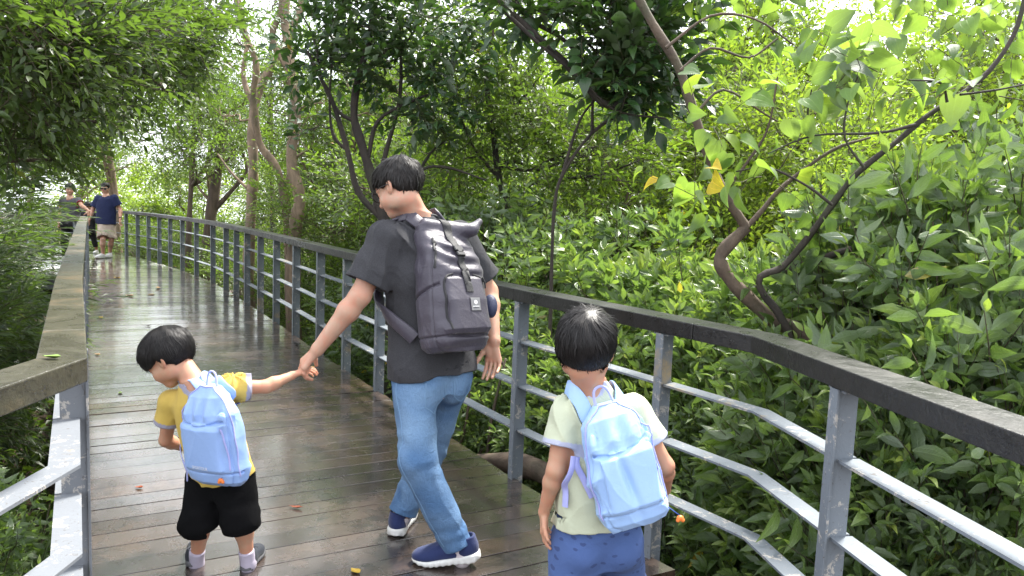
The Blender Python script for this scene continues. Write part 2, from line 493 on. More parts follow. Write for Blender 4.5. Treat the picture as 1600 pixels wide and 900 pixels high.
# right railing: posts where the photograph shows them
def s_at_px(px, z=.5, lo=0, hi=26):
    ss = np.linspace(lo, hi, 5200); best = None
    P_ = [CR.pt(t) for t in ss]
    xs = np.array([topx((q[0], q[1], z))[0] if q[1] > .9 else 9999 for q in P_])
    d = xs - px; i = np.nonzero((d[:-1] * d[1:] <= 0) & (abs(d[:-1]) < 60))[0]
    return float(ss[i[0]])
post_s = [CR.nearest(np.array([1.33, .75]))[1], CR.nearest(np.array([1.62, -1.0]))[1]]
for px in (1310, 1036, 817, 690, 598, 546, 504, 466, 435, 410, 389, 372, 355.7, 335, 309, 287, 268, 251, 234, 217, 199):
    post_s.append(s_at_px(px))
last = max(post_s)
post_s += [last + 1.0 * k for k in range(1, 12)]
post_s = sorted(post_s)
gaps = [post_s[0]]
for s in post_s[1:]:
    if s - gaps[-1] > .42: gaps.append(s)
post_s = gaps
kr = CR.L[1]
joints = [kr + .3, CR.L[2] + .1] + [CR.L[2] + 2.4 * k for k in range(1, 12)]
RR = empty('railing', (CR.pt(2.0)[0], CR.pt(2.0)[1], 0), 'long blue grey steel railing with black timber top along the right edge of the boardwalk', 'railing')
railing(RR, RE, 1, post_s, joints, min(CR.L[-1], last + 11.5), [M_PAINT, M_PAINT_F, M_CAPD])
# left railing
ls = [CLf.nearest(xy(at(112, 700, 2.33)))[1] + .0]
kk = CLf.L[1]
s = ls[0] + 1.15
endc = CLf.nearest(LEND)[1]
while s < endc - .4: ls.append(s); s += 1.15
ls += [endc + .18, endc + .95, endc + 1.9, endc + 2.9, kk - 1.0, kk - 2.1, kk - 3.2]
ls = sorted(ls)
jl = [kk + .45, kk + 3.0, kk + 5.6, kk + 8.2, endc - .0]
RL = empty('railing', (CLf.pt(2.0)[0], CLf.pt(2.0)[1], 0), 'pale grey steel railing with mossy brown timber top along the left edge of the boardwalk', 'railing')
railing(RL, LE, -1, ls, jl, endc + 3.2, [M_PAINTL, M_PAINT, M_CAPL])
# ------------------------------------------------------------------ ground
def lateral(x, y):
    """metres to the right of the left deck edge (deck spans 0..1.9)"""
    u = .875 * x + .485 * y
    un = (x + 1.17) * .98
    w = np.clip((y - 1.2) / 1.5, 0, 1)
    return un * (1 - w) + u * w
def _n2(x, y, s, seed=0):
    return (np.sin(x * s + 1.3 * seed + 1.7 * np.sin(y * s * .8 + seed)) + np.sin(y * s * 1.13 + 2.1 * seed + 1.3 * np.sin(x * s * .7))) * .5
def ground_z(x, y):
    x = np.asarray(x, float); y = np.asarray(y, float)
    u = lateral(x, y)
    r = np.clip(u - 1.0, 0, None); l = np.clip(.6 - u, 0, None)
    z = -.95 - .22 * np.minimum(r, 9) - .10 * np.clip(r - 9, 0, 60) + .22 * np.minimum(l, 5) - .05 * np.clip(l - 8, 0, 100)
    z = z + .10 * _n2(x, y, 1.3, 1) + .05 * _n2(x, y, 3.7, 2)
    d = np.hypot(x, y)
    z = z - .10 * np.clip(d - 24, 0, 120) - .01 * np.clip(d - 144, 0, 1000)
    return z
def gz(x, y): return float(ground_z(x, y))
def mat_ground():
    m = NT('leaf_litter_soil'); pos = m.pos()
    v = m.new('TexVoronoi'); m.set(v.inputs['Vector'], pos); v.inputs['Scale'].default_value = 16; v.inputs['Randomness'].default_value = 1
    n = m.noise(pos, 5, 6, .7, .6)
    c = m.ramp(v.outputs['Color'], [(0, (0.018, 0.012, 0.008)), (.5, (0.055, 0.034, 0.018)), (.8, (0.10, 0.060, 0.030)), (1, (0.03, 0.035, 0.014))])
    c = m.mix(m.rng(n, .45, .6, 0, .7), c, (0.02, 0.022, 0.010))
    return m.P(col=c, rough=.85, nrm=m.bump(m.math('ADD', v.outputs['Distance'], n), .8, .04))
M_GROUND = mat_ground()
_r = np.r_[np.linspace(0, 30, 76), np.geomspace(32, 900, 26)]
_a = np.linspace(0, 2 * np.pi, 121)[:-1]
RR_, AA_ = np.meshgrid(_r[1:], _a, indexing='ij')
GX, GY = RR_ * np.sin(AA_) - 1.5, RR_ * np.cos(AA_) + 3
V = np.stack([GX, GY, ground_z(GX, GY)], -1).reshape(-1, 3)
V = np.vstack([V, [[-1.5, 3, gz(-1.5, 3)]]])
nr, na = GX.shape
i = np.arange(nr - 1)[:, None] * na; q = np.arange(na)[None, :]; q2 = (q + 1) % na
Fg = np.stack([i + q, i + na + q, i + na + q2, i + q2], -1).reshape(-1, 4)
ce = len(V) - 1
gm = bpy.data.meshes.new('ground'); gm.from_pydata(V.tolist(), [], [tuple(f)[::-1] for f in Fg.tolist()] + [(ce, (k + 1) % na, k) for k in range(na)])
gm.polygons.foreach_set('use_smooth', [True] * len(gm.polygons)); gm.update()
g = link('ground', gm, None, [M_GROUND]); tag(g, kind='structure')

# ------------------------------------------------------------------ leaf and bark materials
def mat_leaf(name, stops, trans=(0.18, 0.30, 0.03), tmix=.33, rough=.42, veins=0.0, under=(0.10, 0.13, 0.07), spec=.5):
    m = NT(name); uv = m.new('UVMap').outputs[0]; t = m.attr('tone')
    c = m.ramp(t, stops)
    sp = m.new('SeparateXYZ'); m.set(sp.inputs[0], uv)
    u = m.math('ABSOLUTE', m.math('SUBTRACT', sp.outputs[0], .5)); v = sp.outputs[1]      # 0 midrib .. .5 edge
    geo = m.new('NewGeometry')
    if veins:
        mid = m.rng(u, .0, .035, 1, 0)
        # two long side veins that run from base to tip, and fine cross ribs
        side = m.rng(m.math('ABSOLUTE', m.math('SUBTRACT', u, .24)), 0, .02, .8, 0)
        cross = m.math('SINE', m.math('MULTIPLY', m.math('ADD', v, m.math('MULTIPLY', u, -.35)), 95))
        vv = m.math('MAXIMUM', mid, side)
        c = m.mix(m.math('MULTIPLY', vv, .5 * veins), c, m.mix(1, c, (2.2, 1.9, 1.7), 'MULTIPLY'))
        hgt = m.math('ADD', m.math('MULTIPLY', vv, -1.0), m.math('MULTIPLY', cross, .16))
        nrm = m.bump(hgt, .5 * veins, .003)
    else:
        mid = m.rng(u, .0, .06, 1, 0); nrm = m.bump(mid, .3, .002)
    blotch = m.noise(m.pos(), 26, 3, .6)
    c = m.mix(m.rng(blotch, .4, .7, 0, .22), c, (0.025, 0.03, 0.012))
    c2 = m.mix(m.math('MULTIPLY', geo.outputs['Backfacing'], .55), c, under)
    m.P(col=c2, rough=m.rng(blotch, .3, .7, rough - .08, rough + .12), nrm=nrm, spec=spec)
    tr = m.new('BsdfTranslucent')
    m.set(tr.inputs[0], m.mix(.55, m.mix(1, c, (2.4, 2.6, 1.4), 'MULTIPLY'), trans)); 
    ms = m.new('MixShader'); m.set(ms.inputs[0], tmix); m.l.new(m.b.outputs[0], ms.inputs[1]); m.l.new(tr.outputs[0], ms.inputs[2])
    m.l.new(ms.outputs[0], m.out.inputs[0]); return m.m
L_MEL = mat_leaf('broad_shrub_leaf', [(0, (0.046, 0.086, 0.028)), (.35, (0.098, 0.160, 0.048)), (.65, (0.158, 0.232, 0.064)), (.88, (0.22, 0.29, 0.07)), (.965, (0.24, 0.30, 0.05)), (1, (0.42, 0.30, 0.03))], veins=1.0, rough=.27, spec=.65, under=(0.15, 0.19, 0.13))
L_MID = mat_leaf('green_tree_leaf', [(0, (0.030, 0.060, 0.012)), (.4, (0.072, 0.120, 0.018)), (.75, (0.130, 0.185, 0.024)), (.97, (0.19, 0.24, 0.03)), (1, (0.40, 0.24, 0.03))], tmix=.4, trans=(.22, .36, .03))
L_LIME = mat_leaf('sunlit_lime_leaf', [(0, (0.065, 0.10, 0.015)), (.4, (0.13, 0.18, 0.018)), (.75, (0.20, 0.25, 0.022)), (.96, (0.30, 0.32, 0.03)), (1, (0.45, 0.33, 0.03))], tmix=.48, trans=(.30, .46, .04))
L_DARK = mat_leaf('dark_glossy_leaf', [(0, (0.012, 0.032, 0.012)), (.5, (0.024, 0.060, 0.018)), (.9, (0.045, 0.095, 0.022)), (.985, (0.08, 0.15, 0.03)), (1, (0.42, 0.22, 0.02))], tmix=.22, trans=(.10, .22, .02), rough=.33, veins=.5)
L_WIL = mat_leaf('narrow_drooping_leaf', [(0, (0.018, 0.034, 0.009)), (.5, (0.038, 0.068, 0.013)), (.9, (0.085, 0.125, 0.019)), (1, (0.17, 0.19, 0.03))], tmix=.36, trans=(.20, .34, .03), rough=.4)
L_BIG = mat_leaf('heart_shaped_leaf', [(0, (0.060, 0.095, 0.060)), (.3, (0.07, 0.13, 0.045)), (.7, (0.12, 0.22, 0.04)), (.86, (0.22, 0.30, 0.04)), (.93, (0.55, 0.42, 0.03)), (1, (0.62, 0.40, 0.03))], tmix=.45, trans=(.36, .50, .05), veins=.8, rough=.5)
def mat_bark(name, a, b, moss=(0.05, 0.06, 0.03)):
    m = NT(name); pos = m.pos(); n = m.noise(pos, 9, 7, .7, .8, (1, 1, .35)); k = m.noise(pos, 2.2, 4, .6); f = m.noise(pos, 55, 4, .7)
    c = m.mix(m.rng(n, .35, .65, 0, 1), a, b); c = m.mix(m.rng(k, .52, .68, 0, .6), c, moss)
    c = m.mix(m.rng(f, .6, .7, 0, .5), c, (0.02, 0.016, 0.012))
    return m.P(col=c, rough=.8, nrm=m.bump(m.math('ADD', n, m.math('MULTIPLY', f, .4)), .6, .02))
B_PALE = mat_bark('pale_bark', (0.14, 0.10, 0.070), (0.30, 0.215, 0.145))
B_BROWN = mat_bark('brown_bark', (0.060, 0.042, 0.032), (0.13, 0.092, 0.065))
B_DARK = mat_bark('dark_bark', (0.018, 0.014, 0.012), (0.045, 0.034, 0.026))
B_TWIG = mat_bark('twig_bark', (0.035, 0.026, 0.016), (0.075, 0.060, 0.030), (0.06, 0.07, 0.03))

# ------------------------------------------------------------------ leaves and sprigs (numpy)
def leaf(L, W, rows=3, fold=.18, curl=.25, shape='lance', twist=0.0):
    t = np.linspace(0, 1, rows + 1)
    if shape == 'heart': w = np.array([np.interp(q, [0, .12, .3, .55, .8, 1], [.50, .94, 1, .80, .42, .02]) for q in t])
    else: w = np.array([np.interp(q, [0, .1, .3, .5, .75, 1], [.06, .5, .95, 1, .58, .02]) for q in t])
    V = []; uv = []
    for q, ww in zip(t, w):
        for sx in (-1, 0, 1):
            x = sx * ww * W / 2; z = abs(x) * fold * 2 - curl * L * q * q
            yy = q * L * (1 - .12 * curl * q)
            if shape == 'heart' and q == 0 and sx: yy -= .12 * L
            V.append((x + twist * q * L, yy, z)); uv.append((.5 + sx * .5, q))
    F = []
    for r in range(rows):
        for c in range(2):
            a = r * 3 + c; F.append((a, a + 1, a + 4, a + 3))
    return np.array(V), np.array(F), np.array(uv)
def leaf1(L, W):
    return (np.array([(0, 0, 0), (W / 2, L * .45, W * .12), (0, L, -L * .12), (-W / 2, L * .45, W * .12)]), np.array([(0, 1, 2, 3)]),
            np.array([(.5, 0), (1, .45), (.5, 1), (0, .45)]))
def frame(y, up=(0, 0, 1)):
    y = np.asarray(y, float); y = y / np.linalg.norm(y); x = np.cross(y, up)
    if np.linalg.norm(x) < 1e-3: x = np.cross(y, (1, .3, 0))
    x /= np.linalg.norm(x); return np.stack([x, y, np.cross(x, y)], 1)
def sprig(kind, seed, lod=0):
    """twig along +Y from the origin with its leaves -> V, F, uv, tone, matidx"""
    r = np.random.default_rng(seed); Vs = []; Fs = []; Us = []; Ts = []; Ms = []; n = 0
    def put(V, F, uv, tone, mi):
        nonlocal n
        Vs.append(V); Fs.append(F + n); Us.append(uv); Ts.append(np.full(len(V), tone)); Ms.append(np.full(len(F), mi)); n += len(V)
    cfg = dict(mel=(.22, 4, 2, .128, .046, 1.28, .40, 'lance'), small=(.28, 11, 1, .062, .026, .95, .15, 'lance'),
               wil=(.34, 12, 1, .115, .021, .65, .45, 'lance'), dark=(.24, 8, 1, .105, .050, .95, .25, 'lance'),
               heart=(.30, 4, 1, .125, .115, .9, .35, 'heart'), whorl=(.16, 2, 5, .100, .035, 1.32, .38, 'lance'))[kind]
    LT, nn, per, L, W, ang, curl, shp = cfg
    bend = r.uniform(-.25, .25, 2)
    def tw(s): return np.array([bend[0] * s * s * LT, s * LT, bend[1] * s * s * LT])
    if lod < 2:
        Vt, Ft = tube_np([tw(0), tw(.5), tw(1)], [.0028, .0022, .0012], 3); put(Vt, Ft, np.zeros((len(Vt), 2)), .5, 1)
    for k in range(nn):
        s = (k + .7) / nn if kind != 'whorl' else (.55 + .45 * k)
        last = k == nn - 1
        for j in range(per):
            az = (k * 1.571 + j * 3.1416) if per == 2 else ((k % 2) * 3.1416 + r.normal(0, .35) if per == 1 and kind != 'heart' else j * 6.283 / per + r.normal(0, .3) + k * 2.4)
            az += r.normal(0, .22)
            a = ang * (1 if not last else .45) + r.normal(0, .15)
            sc = (r.uniform(.75, 1.15)) * (.55 if last and kind == 'mel' else 1.0)
            if kind == 'mel' and k == 0: sc *= .85
            l, w = L * sc, W * sc * r.uniform(.85, 1.15)
            cu = curl + r.normal(0, .12)
            V, F, uv = leaf1(l, w) if lod == 2 else leaf(l, w, {0: 4 if shp != 'heart' else 8, 1: 2}[lod], r.uniform(.08, .3), cu, shp, r.normal(0, .05))
            dr = np.array([math.sin(a) * math.cos(az), math.cos(a), math.sin(a) * math.sin(az) * .75])
            up = np.array([0, -.3, 1.0]) + r.normal(0, .28, 3)
            R = frame(dr, up)
            if R[2, 2] < 0 and r.random() < .85: R = R @ np.diag([-1, 1, -1])
            pet = .012 if shp != 'heart' else .07 * r.uniform(.6, 1.4)
            base = tw(s)
            if shp == 'heart' and lod < 2:
                Vt, Ft = tube_np([base, base + dr * pet], [.0014, .0012], 3); put(Vt, Ft, np.zeros((len(Vt), 2)), .5, 1)
                R = frame(dr * .6 + np.array([0, 0, -.35]) + r.normal(0, .15, 3), up)
            tone = r.uniform(.0, .62) + (.28 if last and kind in ('mel', 'whorl') else 0)
            if seed % 3 == 1 and k == nn // 2 and j == 0: tone = 9.0
            put(V @ R.T + base + dr * pet, F, uv, tone, 0)
    return [np.concatenate(q) for q in (Vs, Fs, Us, Ts, Ms)]
SPR = {}
def sprigs(kind, lod):
    if (kind, lod) not in SPR: SPR[kind, lod] = [sprig(kind, 100 + 7 * i + lod, lod) for i in range(6)]
    return SPR[kind, lod]
def bake(kind, lod, P, A, S, T, r, droop=0.0):
    """instances of sprigs at P with axis A, scale S, tone shift T -> arrays"""
    tp = sprigs(kind, lod); ch = r.integers(0, len(tp), len(P)); out = [[], [], [], [], []]; n = 0
    A = A / (np.linalg.norm(A, axis=1, keepdims=True) + 1e-9)
    up = np.array([0, 0, 1.0]) + r.normal(0, .35, (len(P), 3))
    X = np.cross(A, up); X /= np.linalg.norm(X, axis=1, keepdims=True) + 1e-9
    Z = np.cross(X, A)
    R = np.stack([X, A, Z], 2)                                  # columns
    for k, (V, F, uv, t, mi) in enumerate(tp):
        I = np.nonzero(ch == k)[0]
        if not len(I): continue
        W = np.einsum('nij,vj->nvi', R[I], V) * S[I][:, None, None] + P[I][:, None, :]
        out[0].append(W.reshape(-1, 3)); out[1].append((F[None] + (np.arange(len(I)) * len(V))[:, None, None] + n).reshape(-1, F.shape[1]))
        out[2].append(np.tile(uv, (len(I), 1)))
        fl = np.where(r.random(len(I)) < .025, 1.0, .5)[:, None]; tt = np.where(t[None] > 5, fl, np.clip(t[None] + T[I][:, None], 0, .965))
        # a few yellowing leaves
        out[3].append(tt.reshape(-1)); out[4].append(np.tile(mi, len(I))); n += len(I) * len(V)
    return [np.concatenate(q) for q in out]
def merge(parts):
    out = [[], [], [], [], []]; n = 0
    for V, F, uv, t, mi in parts:
        out[0].append(V); out[1].append(F + n); out[2].append(uv); out[3].append(t); out[4].append(mi); n += len(V)
    return [np.concatenate(q) for q in out]
def tubes_part(tubes, mi, k=5):
    ps = []
    for pts, rad in tubes:
        V, F = tube_np(pts, rad, k); ps.append((V, F, np.zeros((len(V), 2)), np.full(len(V), .5), np.full(len(F), mi)))
    return merge(ps)
def clump_points(r, clumps, shell=.45):
    """clumps: (cx,cy,cz,rx,ry,rz,n) -> P, D"""
    P = []; D = []; C = []
    for i, (cx, cy, cz, rx, ry, rz, n) in enumerate(clumps):
        d = sph(r, int(n)); q = r.uniform(shell ** 3, 1, int(n)) ** (1 / 3)
        P.append(np.array([cx, cy, cz]) + d * q[:, None] * np.array([rx, ry, rz])); D.append(d); C.append(np.full(int(n), i))
    return np.concatenate(P), np.concatenate(D), np.concatenate(C)
def wobble(r, a, b, n=5, amp=.08, sag=0.0):
    a = np.asarray(a, float); b = np.asarray(b, float); L = np.linalg.norm(b - a); t = np.linspace(0, 1, n)[:, None]
    p = a + (b - a) * t + r.normal(0, amp * L, (n, 3)) * np.sin(t * np.pi); p[:, 2] += (sag * L * np.sin(t * np.pi))[:, 0]
    return smooth_path(p, 3)

# ------------------------------------------------------------------ shrubs: stems rising from one base, leafy tips
def shrub_meshes(kind, seed, lod, ntips, per, tip_r, name, scale=1.0, H=2.2):
    """unit shrub, radius ~1, height 1 (placed with a non-uniform scale baked out by choosing size at build)"""
    r = np.random.default_rng(seed); tips = []
    R = 1.0
    while len(tips) < ntips:
        d = sph(r, 1)[0]; d[2] = abs(d[2]); q = r.uniform(.55, 1) ** .5
        p = np.array([d[0] * R * q, d[1] * R * q, H * (.16 + .84 * (d[2] * q) ** .9)])
        if all(np.linalg.norm(p - t) > .2 for t in tips) or r.random() < .15: tips.append(p)
    st = []; P = []; A = []; T = []
    for p in tips:
        b = np.array([p[0] * .12, p[1] * .12, 0]) + r.normal(0, .03, 3) * [1, 1, 0]
        mid = np.array([p[0] * .38, p[1] * .38, p[2] * .55]) + r.normal(0, .06, 3)
        path = smooth_path([b, mid, p], 4); st.append((path, np.linspace(.014, .0035, len(path))))
        tt = r.normal(0, .10)
        out = np.array([p[0], p[1], .3 * (p[2] - .6)]); out /= np.linalg.norm(out) + 1e-6
        for k in range(per):
            dd = sph(r, 1)[0]; q = p + dd * tip_r * r.uniform(.1, 1) * np.array([1, 1, .7])
            P.append(q); A.append(out * .42 + dd * .45 + np.array([0, 0, .62]) if kind in ('mel', 'whorl') else out * .75 + dd * .65 * np.array([1, 1, .6]) + np.array([0, 0, .12])); T.append(tt + r.normal(0, .07) + .18 * (q[2] / H - .5))
    P, A, T = np.array(P), np.array(A), np.array(T)
    S = r.uniform(.85, 1.25, len(P)) * scale
    V, F, uv, t, mi = bake(kind, lod, P, A, S, T, r)
    fol = np_mesh(name + '_foliage', V, F, uv, {'tone': t}, mi)
    V, F, uv, t, mi = tubes_part(st, 0, 5)
    stm = np_mesh(name + '_stems', V, F, uv, {'tone': t})
    return fol, stm
MATS_MEL = [L_MEL, B_TWIG]
SHR = {}; SHH = {}
def shrub_set(key, kind, lod, ntips, per, tip_r, mats, nvar=3, scale=1.0, H=2.2):
    SHR[key] = []
    for i in range(nvar):
        f, s = shrub_meshes(kind, 31 * i + hash_(key), lod, ntips, per, tip_r, key, scale, H)
        for mt in mats: f.materials.append(mt)
        s.materials.append(B_TWIG); SHR[key].append((f, s))
    SHH[key] = H
def hash_(s): return sum(ord(c) * (i + 3) for i, c in enumerate(s)) % 9973
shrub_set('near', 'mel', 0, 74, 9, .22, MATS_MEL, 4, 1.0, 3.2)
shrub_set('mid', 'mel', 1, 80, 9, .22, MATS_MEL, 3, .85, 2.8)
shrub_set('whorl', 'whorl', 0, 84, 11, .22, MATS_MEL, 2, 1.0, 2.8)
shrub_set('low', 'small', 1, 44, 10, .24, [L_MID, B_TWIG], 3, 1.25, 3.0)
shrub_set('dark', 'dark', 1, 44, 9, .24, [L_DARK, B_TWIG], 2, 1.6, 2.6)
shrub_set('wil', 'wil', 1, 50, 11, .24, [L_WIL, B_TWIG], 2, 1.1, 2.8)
_vk = {}
def place_shrub(key, x, y, rad, ztop, label, group, rz=None, name='shrub', z0=None):
    v = SHR[key]; _vk[key] = _vk.get(key, 0) + 1
    f, s = v[_vk[key] % len(v)]
    z = gz(x, y) - .05 if z0 is None else z0; h = max(.5, ztop - z)
    e = empty(name, (x, y, z), label, 'shrub', group)
    e.rotation_euler = (0, 0, rng.uniform(0, 6.28) if rz is None else rz)
    for nm, me in (('foliage', f), ('stems', s)):
        o = bpy.data.objects.new(nm, me); COL.objects.link(o); o.parent = e
        o.scale = (rad, rad, h / (SHH[key] + .12))
    return e
def shrub_px(key, px, pytop, Y, rad, label, group, **k):
    p = at(px, pytop, Y); return place_shrub(key, p[0], Y, rad, p[2] - .05, label, group, **k)

G1 = 'broad leaved shrubs crowding the outside of the right railing'
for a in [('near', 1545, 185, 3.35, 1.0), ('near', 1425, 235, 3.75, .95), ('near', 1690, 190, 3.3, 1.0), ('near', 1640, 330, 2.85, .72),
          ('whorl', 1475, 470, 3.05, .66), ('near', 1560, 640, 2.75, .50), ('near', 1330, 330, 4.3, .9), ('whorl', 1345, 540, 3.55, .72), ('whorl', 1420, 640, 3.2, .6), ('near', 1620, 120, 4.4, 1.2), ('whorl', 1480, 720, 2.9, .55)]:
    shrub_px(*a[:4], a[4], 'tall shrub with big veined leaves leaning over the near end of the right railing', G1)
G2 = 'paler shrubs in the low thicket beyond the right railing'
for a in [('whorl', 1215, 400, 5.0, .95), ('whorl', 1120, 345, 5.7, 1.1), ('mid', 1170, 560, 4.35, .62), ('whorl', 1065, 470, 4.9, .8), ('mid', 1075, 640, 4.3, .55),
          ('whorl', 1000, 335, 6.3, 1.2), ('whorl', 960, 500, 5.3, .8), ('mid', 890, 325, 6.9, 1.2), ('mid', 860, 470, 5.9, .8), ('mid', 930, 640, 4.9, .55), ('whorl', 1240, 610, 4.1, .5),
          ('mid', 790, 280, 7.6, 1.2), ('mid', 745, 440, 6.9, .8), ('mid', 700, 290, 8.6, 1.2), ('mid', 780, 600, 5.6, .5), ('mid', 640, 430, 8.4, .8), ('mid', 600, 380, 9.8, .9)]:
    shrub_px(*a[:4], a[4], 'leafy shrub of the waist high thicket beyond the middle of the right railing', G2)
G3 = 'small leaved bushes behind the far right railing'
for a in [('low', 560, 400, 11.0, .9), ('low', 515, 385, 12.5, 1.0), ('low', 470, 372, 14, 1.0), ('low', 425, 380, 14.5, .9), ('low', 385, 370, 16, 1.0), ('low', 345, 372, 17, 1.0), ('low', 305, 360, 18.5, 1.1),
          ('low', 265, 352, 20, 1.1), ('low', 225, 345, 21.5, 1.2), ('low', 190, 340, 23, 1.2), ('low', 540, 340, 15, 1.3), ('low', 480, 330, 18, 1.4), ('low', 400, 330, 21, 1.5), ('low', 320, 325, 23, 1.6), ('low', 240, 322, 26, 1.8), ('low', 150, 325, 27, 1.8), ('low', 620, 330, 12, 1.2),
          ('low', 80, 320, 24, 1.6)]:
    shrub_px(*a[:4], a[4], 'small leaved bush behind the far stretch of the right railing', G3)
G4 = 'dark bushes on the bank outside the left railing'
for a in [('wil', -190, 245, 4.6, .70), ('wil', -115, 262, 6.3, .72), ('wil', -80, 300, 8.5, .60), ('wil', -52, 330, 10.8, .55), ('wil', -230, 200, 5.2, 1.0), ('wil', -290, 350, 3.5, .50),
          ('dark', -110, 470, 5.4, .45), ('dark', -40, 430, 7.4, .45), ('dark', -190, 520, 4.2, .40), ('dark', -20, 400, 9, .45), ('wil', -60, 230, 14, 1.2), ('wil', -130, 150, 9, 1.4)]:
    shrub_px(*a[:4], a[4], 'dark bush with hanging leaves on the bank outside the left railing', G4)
for px, py, Y in ((20, 690, 2.55), (70, 820, 2.3)):
    shrub_px('near', px - 120, py, Y, .42, 'young big leaved shrub low on the bank below the near left railing', 'young shrubs below the left railing')

# ------------------------------------------------------------------ trees
def tree_data(r, kind, lod, limbs, clumps, trunk_r, S=1.0, tone=0.0, shell=.35, tw_r=.006, hang=0.0, branch=True):
    """limbs: list of (pts, r0, r1). Returns trunk arrays, crown arrays"""
    parts = []
    tubes = [(smooth_path(p, 4), None, a, b) for p, a, b in limbs]
    tt = []
    for p, _, a, b in tubes:
        n = len(p); rad = np.linspace(a, b, n) * (1 + .10 * np.sin(np.arange(n) * 1.3 + r.random() * 6))
        tt.append((p, rad))
    nodes = np.concatenate([p for p, _ in tt]); nrad = np.concatenate([q for _, q in tt])
    P, D, C = clump_points(r, clumps, shell)
    tw = []
    if branch:
        for i, cl in enumerate(clumps):
            c = np.array(cl[:3]); R = np.array(cl[3:6])
            d = np.linalg.norm((nodes - c), axis=1) + .8 * np.clip(nodes[:, 2] - c[2], 0, 9)
            j = int(np.argmin(d)); a = nodes[j]; ra = min(nrad[j] * .6, .012 + .016 * np.linalg.norm(c - a))
            path = wobble(r, a, c, 5, .07, -.05); tw.append((path, np.linspace(ra, ra * .35, len(path))))
            for _ in range(7):
                k = int(r.integers(len(path) // 3, len(path))); e = c + sph(r, 1)[0] * R * r.uniform(.6, .95)
                pp = wobble(r, path[k], e, 4, .08); tw.append((pp, np.linspace(ra * .4, tw_r * .5, len(pp))))
    A = D * .7 + np.array([0, 0, .25 - hang]) + r.normal(0, .35, P.shape)
    ct = r.normal(0, .09, len(clumps))
    T = tone + ct[C] + r.normal(0, .06, len(P))
    cr = bake(kind, lod, P, A, r.uniform(.8, 1.25, len(P)) * S, T, r)
    return tubes_part(tt, 0, 9), (tubes_part(tw, 0, 5) if tw else None), cr
def make_tree(name, label, group, loc, kind, lod, limbs, clumps, bark, leafm, seed, **k):
    r = np.random.default_rng(seed)
    tr, br, cr = tree_data(r, kind, lod, limbs, clumps, 0, **k)
    e = empty(name, loc, label, 'tree', group)
    o = link('trunk', np_mesh('trunk', *tr[:2]), e, [bark])
    if br is not None: link('branches', np_mesh('branches', *br[:2]), e, [bark])
    V, F, uv, t, mi = cr
    if len(V): link('crown', np_mesh('crown', V, F, uv, {'tone': t}, mi), e, [leafm, B_TWIG])
    return e

# background trees: five crowns shared by many trees
def bg_variant(seed, kind, leafm, bark, S, H=6.0, R=2.0, n=850, lod=2, tone=0.0):
    r = np.random.default_rng(seed)
    lean = r.normal(0, .35, 2)
    trunk = [(0, 0, 0), (lean[0] * .3, lean[1] * .3, H * .3), (lean[0], lean[1], H * .6), (lean[0] * 1.3, lean[1] * 1.2, H * .92)]
    limbs = [(trunk, .085, .03)]
    for _ in range(4):
        a = np.array(trunk[1]) * .5 + np.array(trunk[2]) * .5; an = r.uniform(0, 6.28)
        b = a + np.array([math.cos(an) * R * .6, math.sin(an) * R * .6, H * r.uniform(.12, .3)])
        limbs.append((wobble(r, a, b, 4, .08), .04, .015))
    cl = []
    for i in range(15):
        d = sph(r, 1)[0]; q = r.uniform(.3, 1)
        c = np.array([lean[0], lean[1], H * .68]) + d * q * np.array([R, R, H * .33])
        rr = r.uniform(.45, .85) * R / 2
        cl.append((*c, rr, rr, rr * .65, n / 15))
    tr, br, cr = tree_data(r, kind, lod, limbs, cl, 0, S=S, tone=tone)
    mt = np_mesh('tree_trunk', *tr[:2]); mt.materials.append(bark)
    mb_ = np_mesh('tree_branches', *br[:2]); mb_.materials.append(bark)
    mc = np_mesh('tree_crown', cr[0], cr[1], cr[2], {'tone': cr[3]}, cr[4]); mc.materials.append(leafm); mc.materials.append(B_TWIG)
    return mt, mb_, mc
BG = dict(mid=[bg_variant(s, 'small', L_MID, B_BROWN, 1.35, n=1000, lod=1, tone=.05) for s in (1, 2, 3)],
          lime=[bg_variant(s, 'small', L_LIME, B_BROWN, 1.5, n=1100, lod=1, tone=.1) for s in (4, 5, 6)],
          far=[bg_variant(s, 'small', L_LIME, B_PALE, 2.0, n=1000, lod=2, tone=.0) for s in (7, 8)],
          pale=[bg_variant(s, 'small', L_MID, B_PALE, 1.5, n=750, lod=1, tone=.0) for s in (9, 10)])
_bk = {}
def bg_tree(key, x, y, h, w, label, group, name='tree'):
    v = BG[key]; _bk[key] = _bk.get(key, 0) + 1; ms = v[_bk[key] % len(v)]
    e = empty(name, (x, y, gz(x, y) - .1), label, 'tree', group); e.rotation_euler = (0, 0, rng.uniform(0, 6.28))
    for nm, me in zip(('trunk', 'branches', 'crown'), ms):
        o = bpy.data.objects.new(nm, me); COL.objects.link(o); o.parent = e; o.scale = (w / 2.0, w / 2.0, h / 6.6)
    return e
def bg_px(key, px, pytop, Y, w, label, group, name='tree'):
    p = at(px, pytop, Y); return bg_tree(key, p[0], Y, p[2] - gz(p[0], Y) + .1, w, label, group, name)
GA = 'bright green trees standing behind the thicket on the right'
for a in [('mid', 700, 40, 9.5, 1.7), ('mid', 800, 90, 10.5, 1.9), ('mid', 900, 60, 9.0, 1.7), ('mid', 620, 120, 11.5, 1.7), ('mid', 1000, 150, 10, 1.8), ('mid', 960, 60, 13, 1.9)]:
    bg_px(*a, 'mid green small leaved tree standing behind the thicket beyond the man', GA)
GB = 'yellow green trees on the far right'
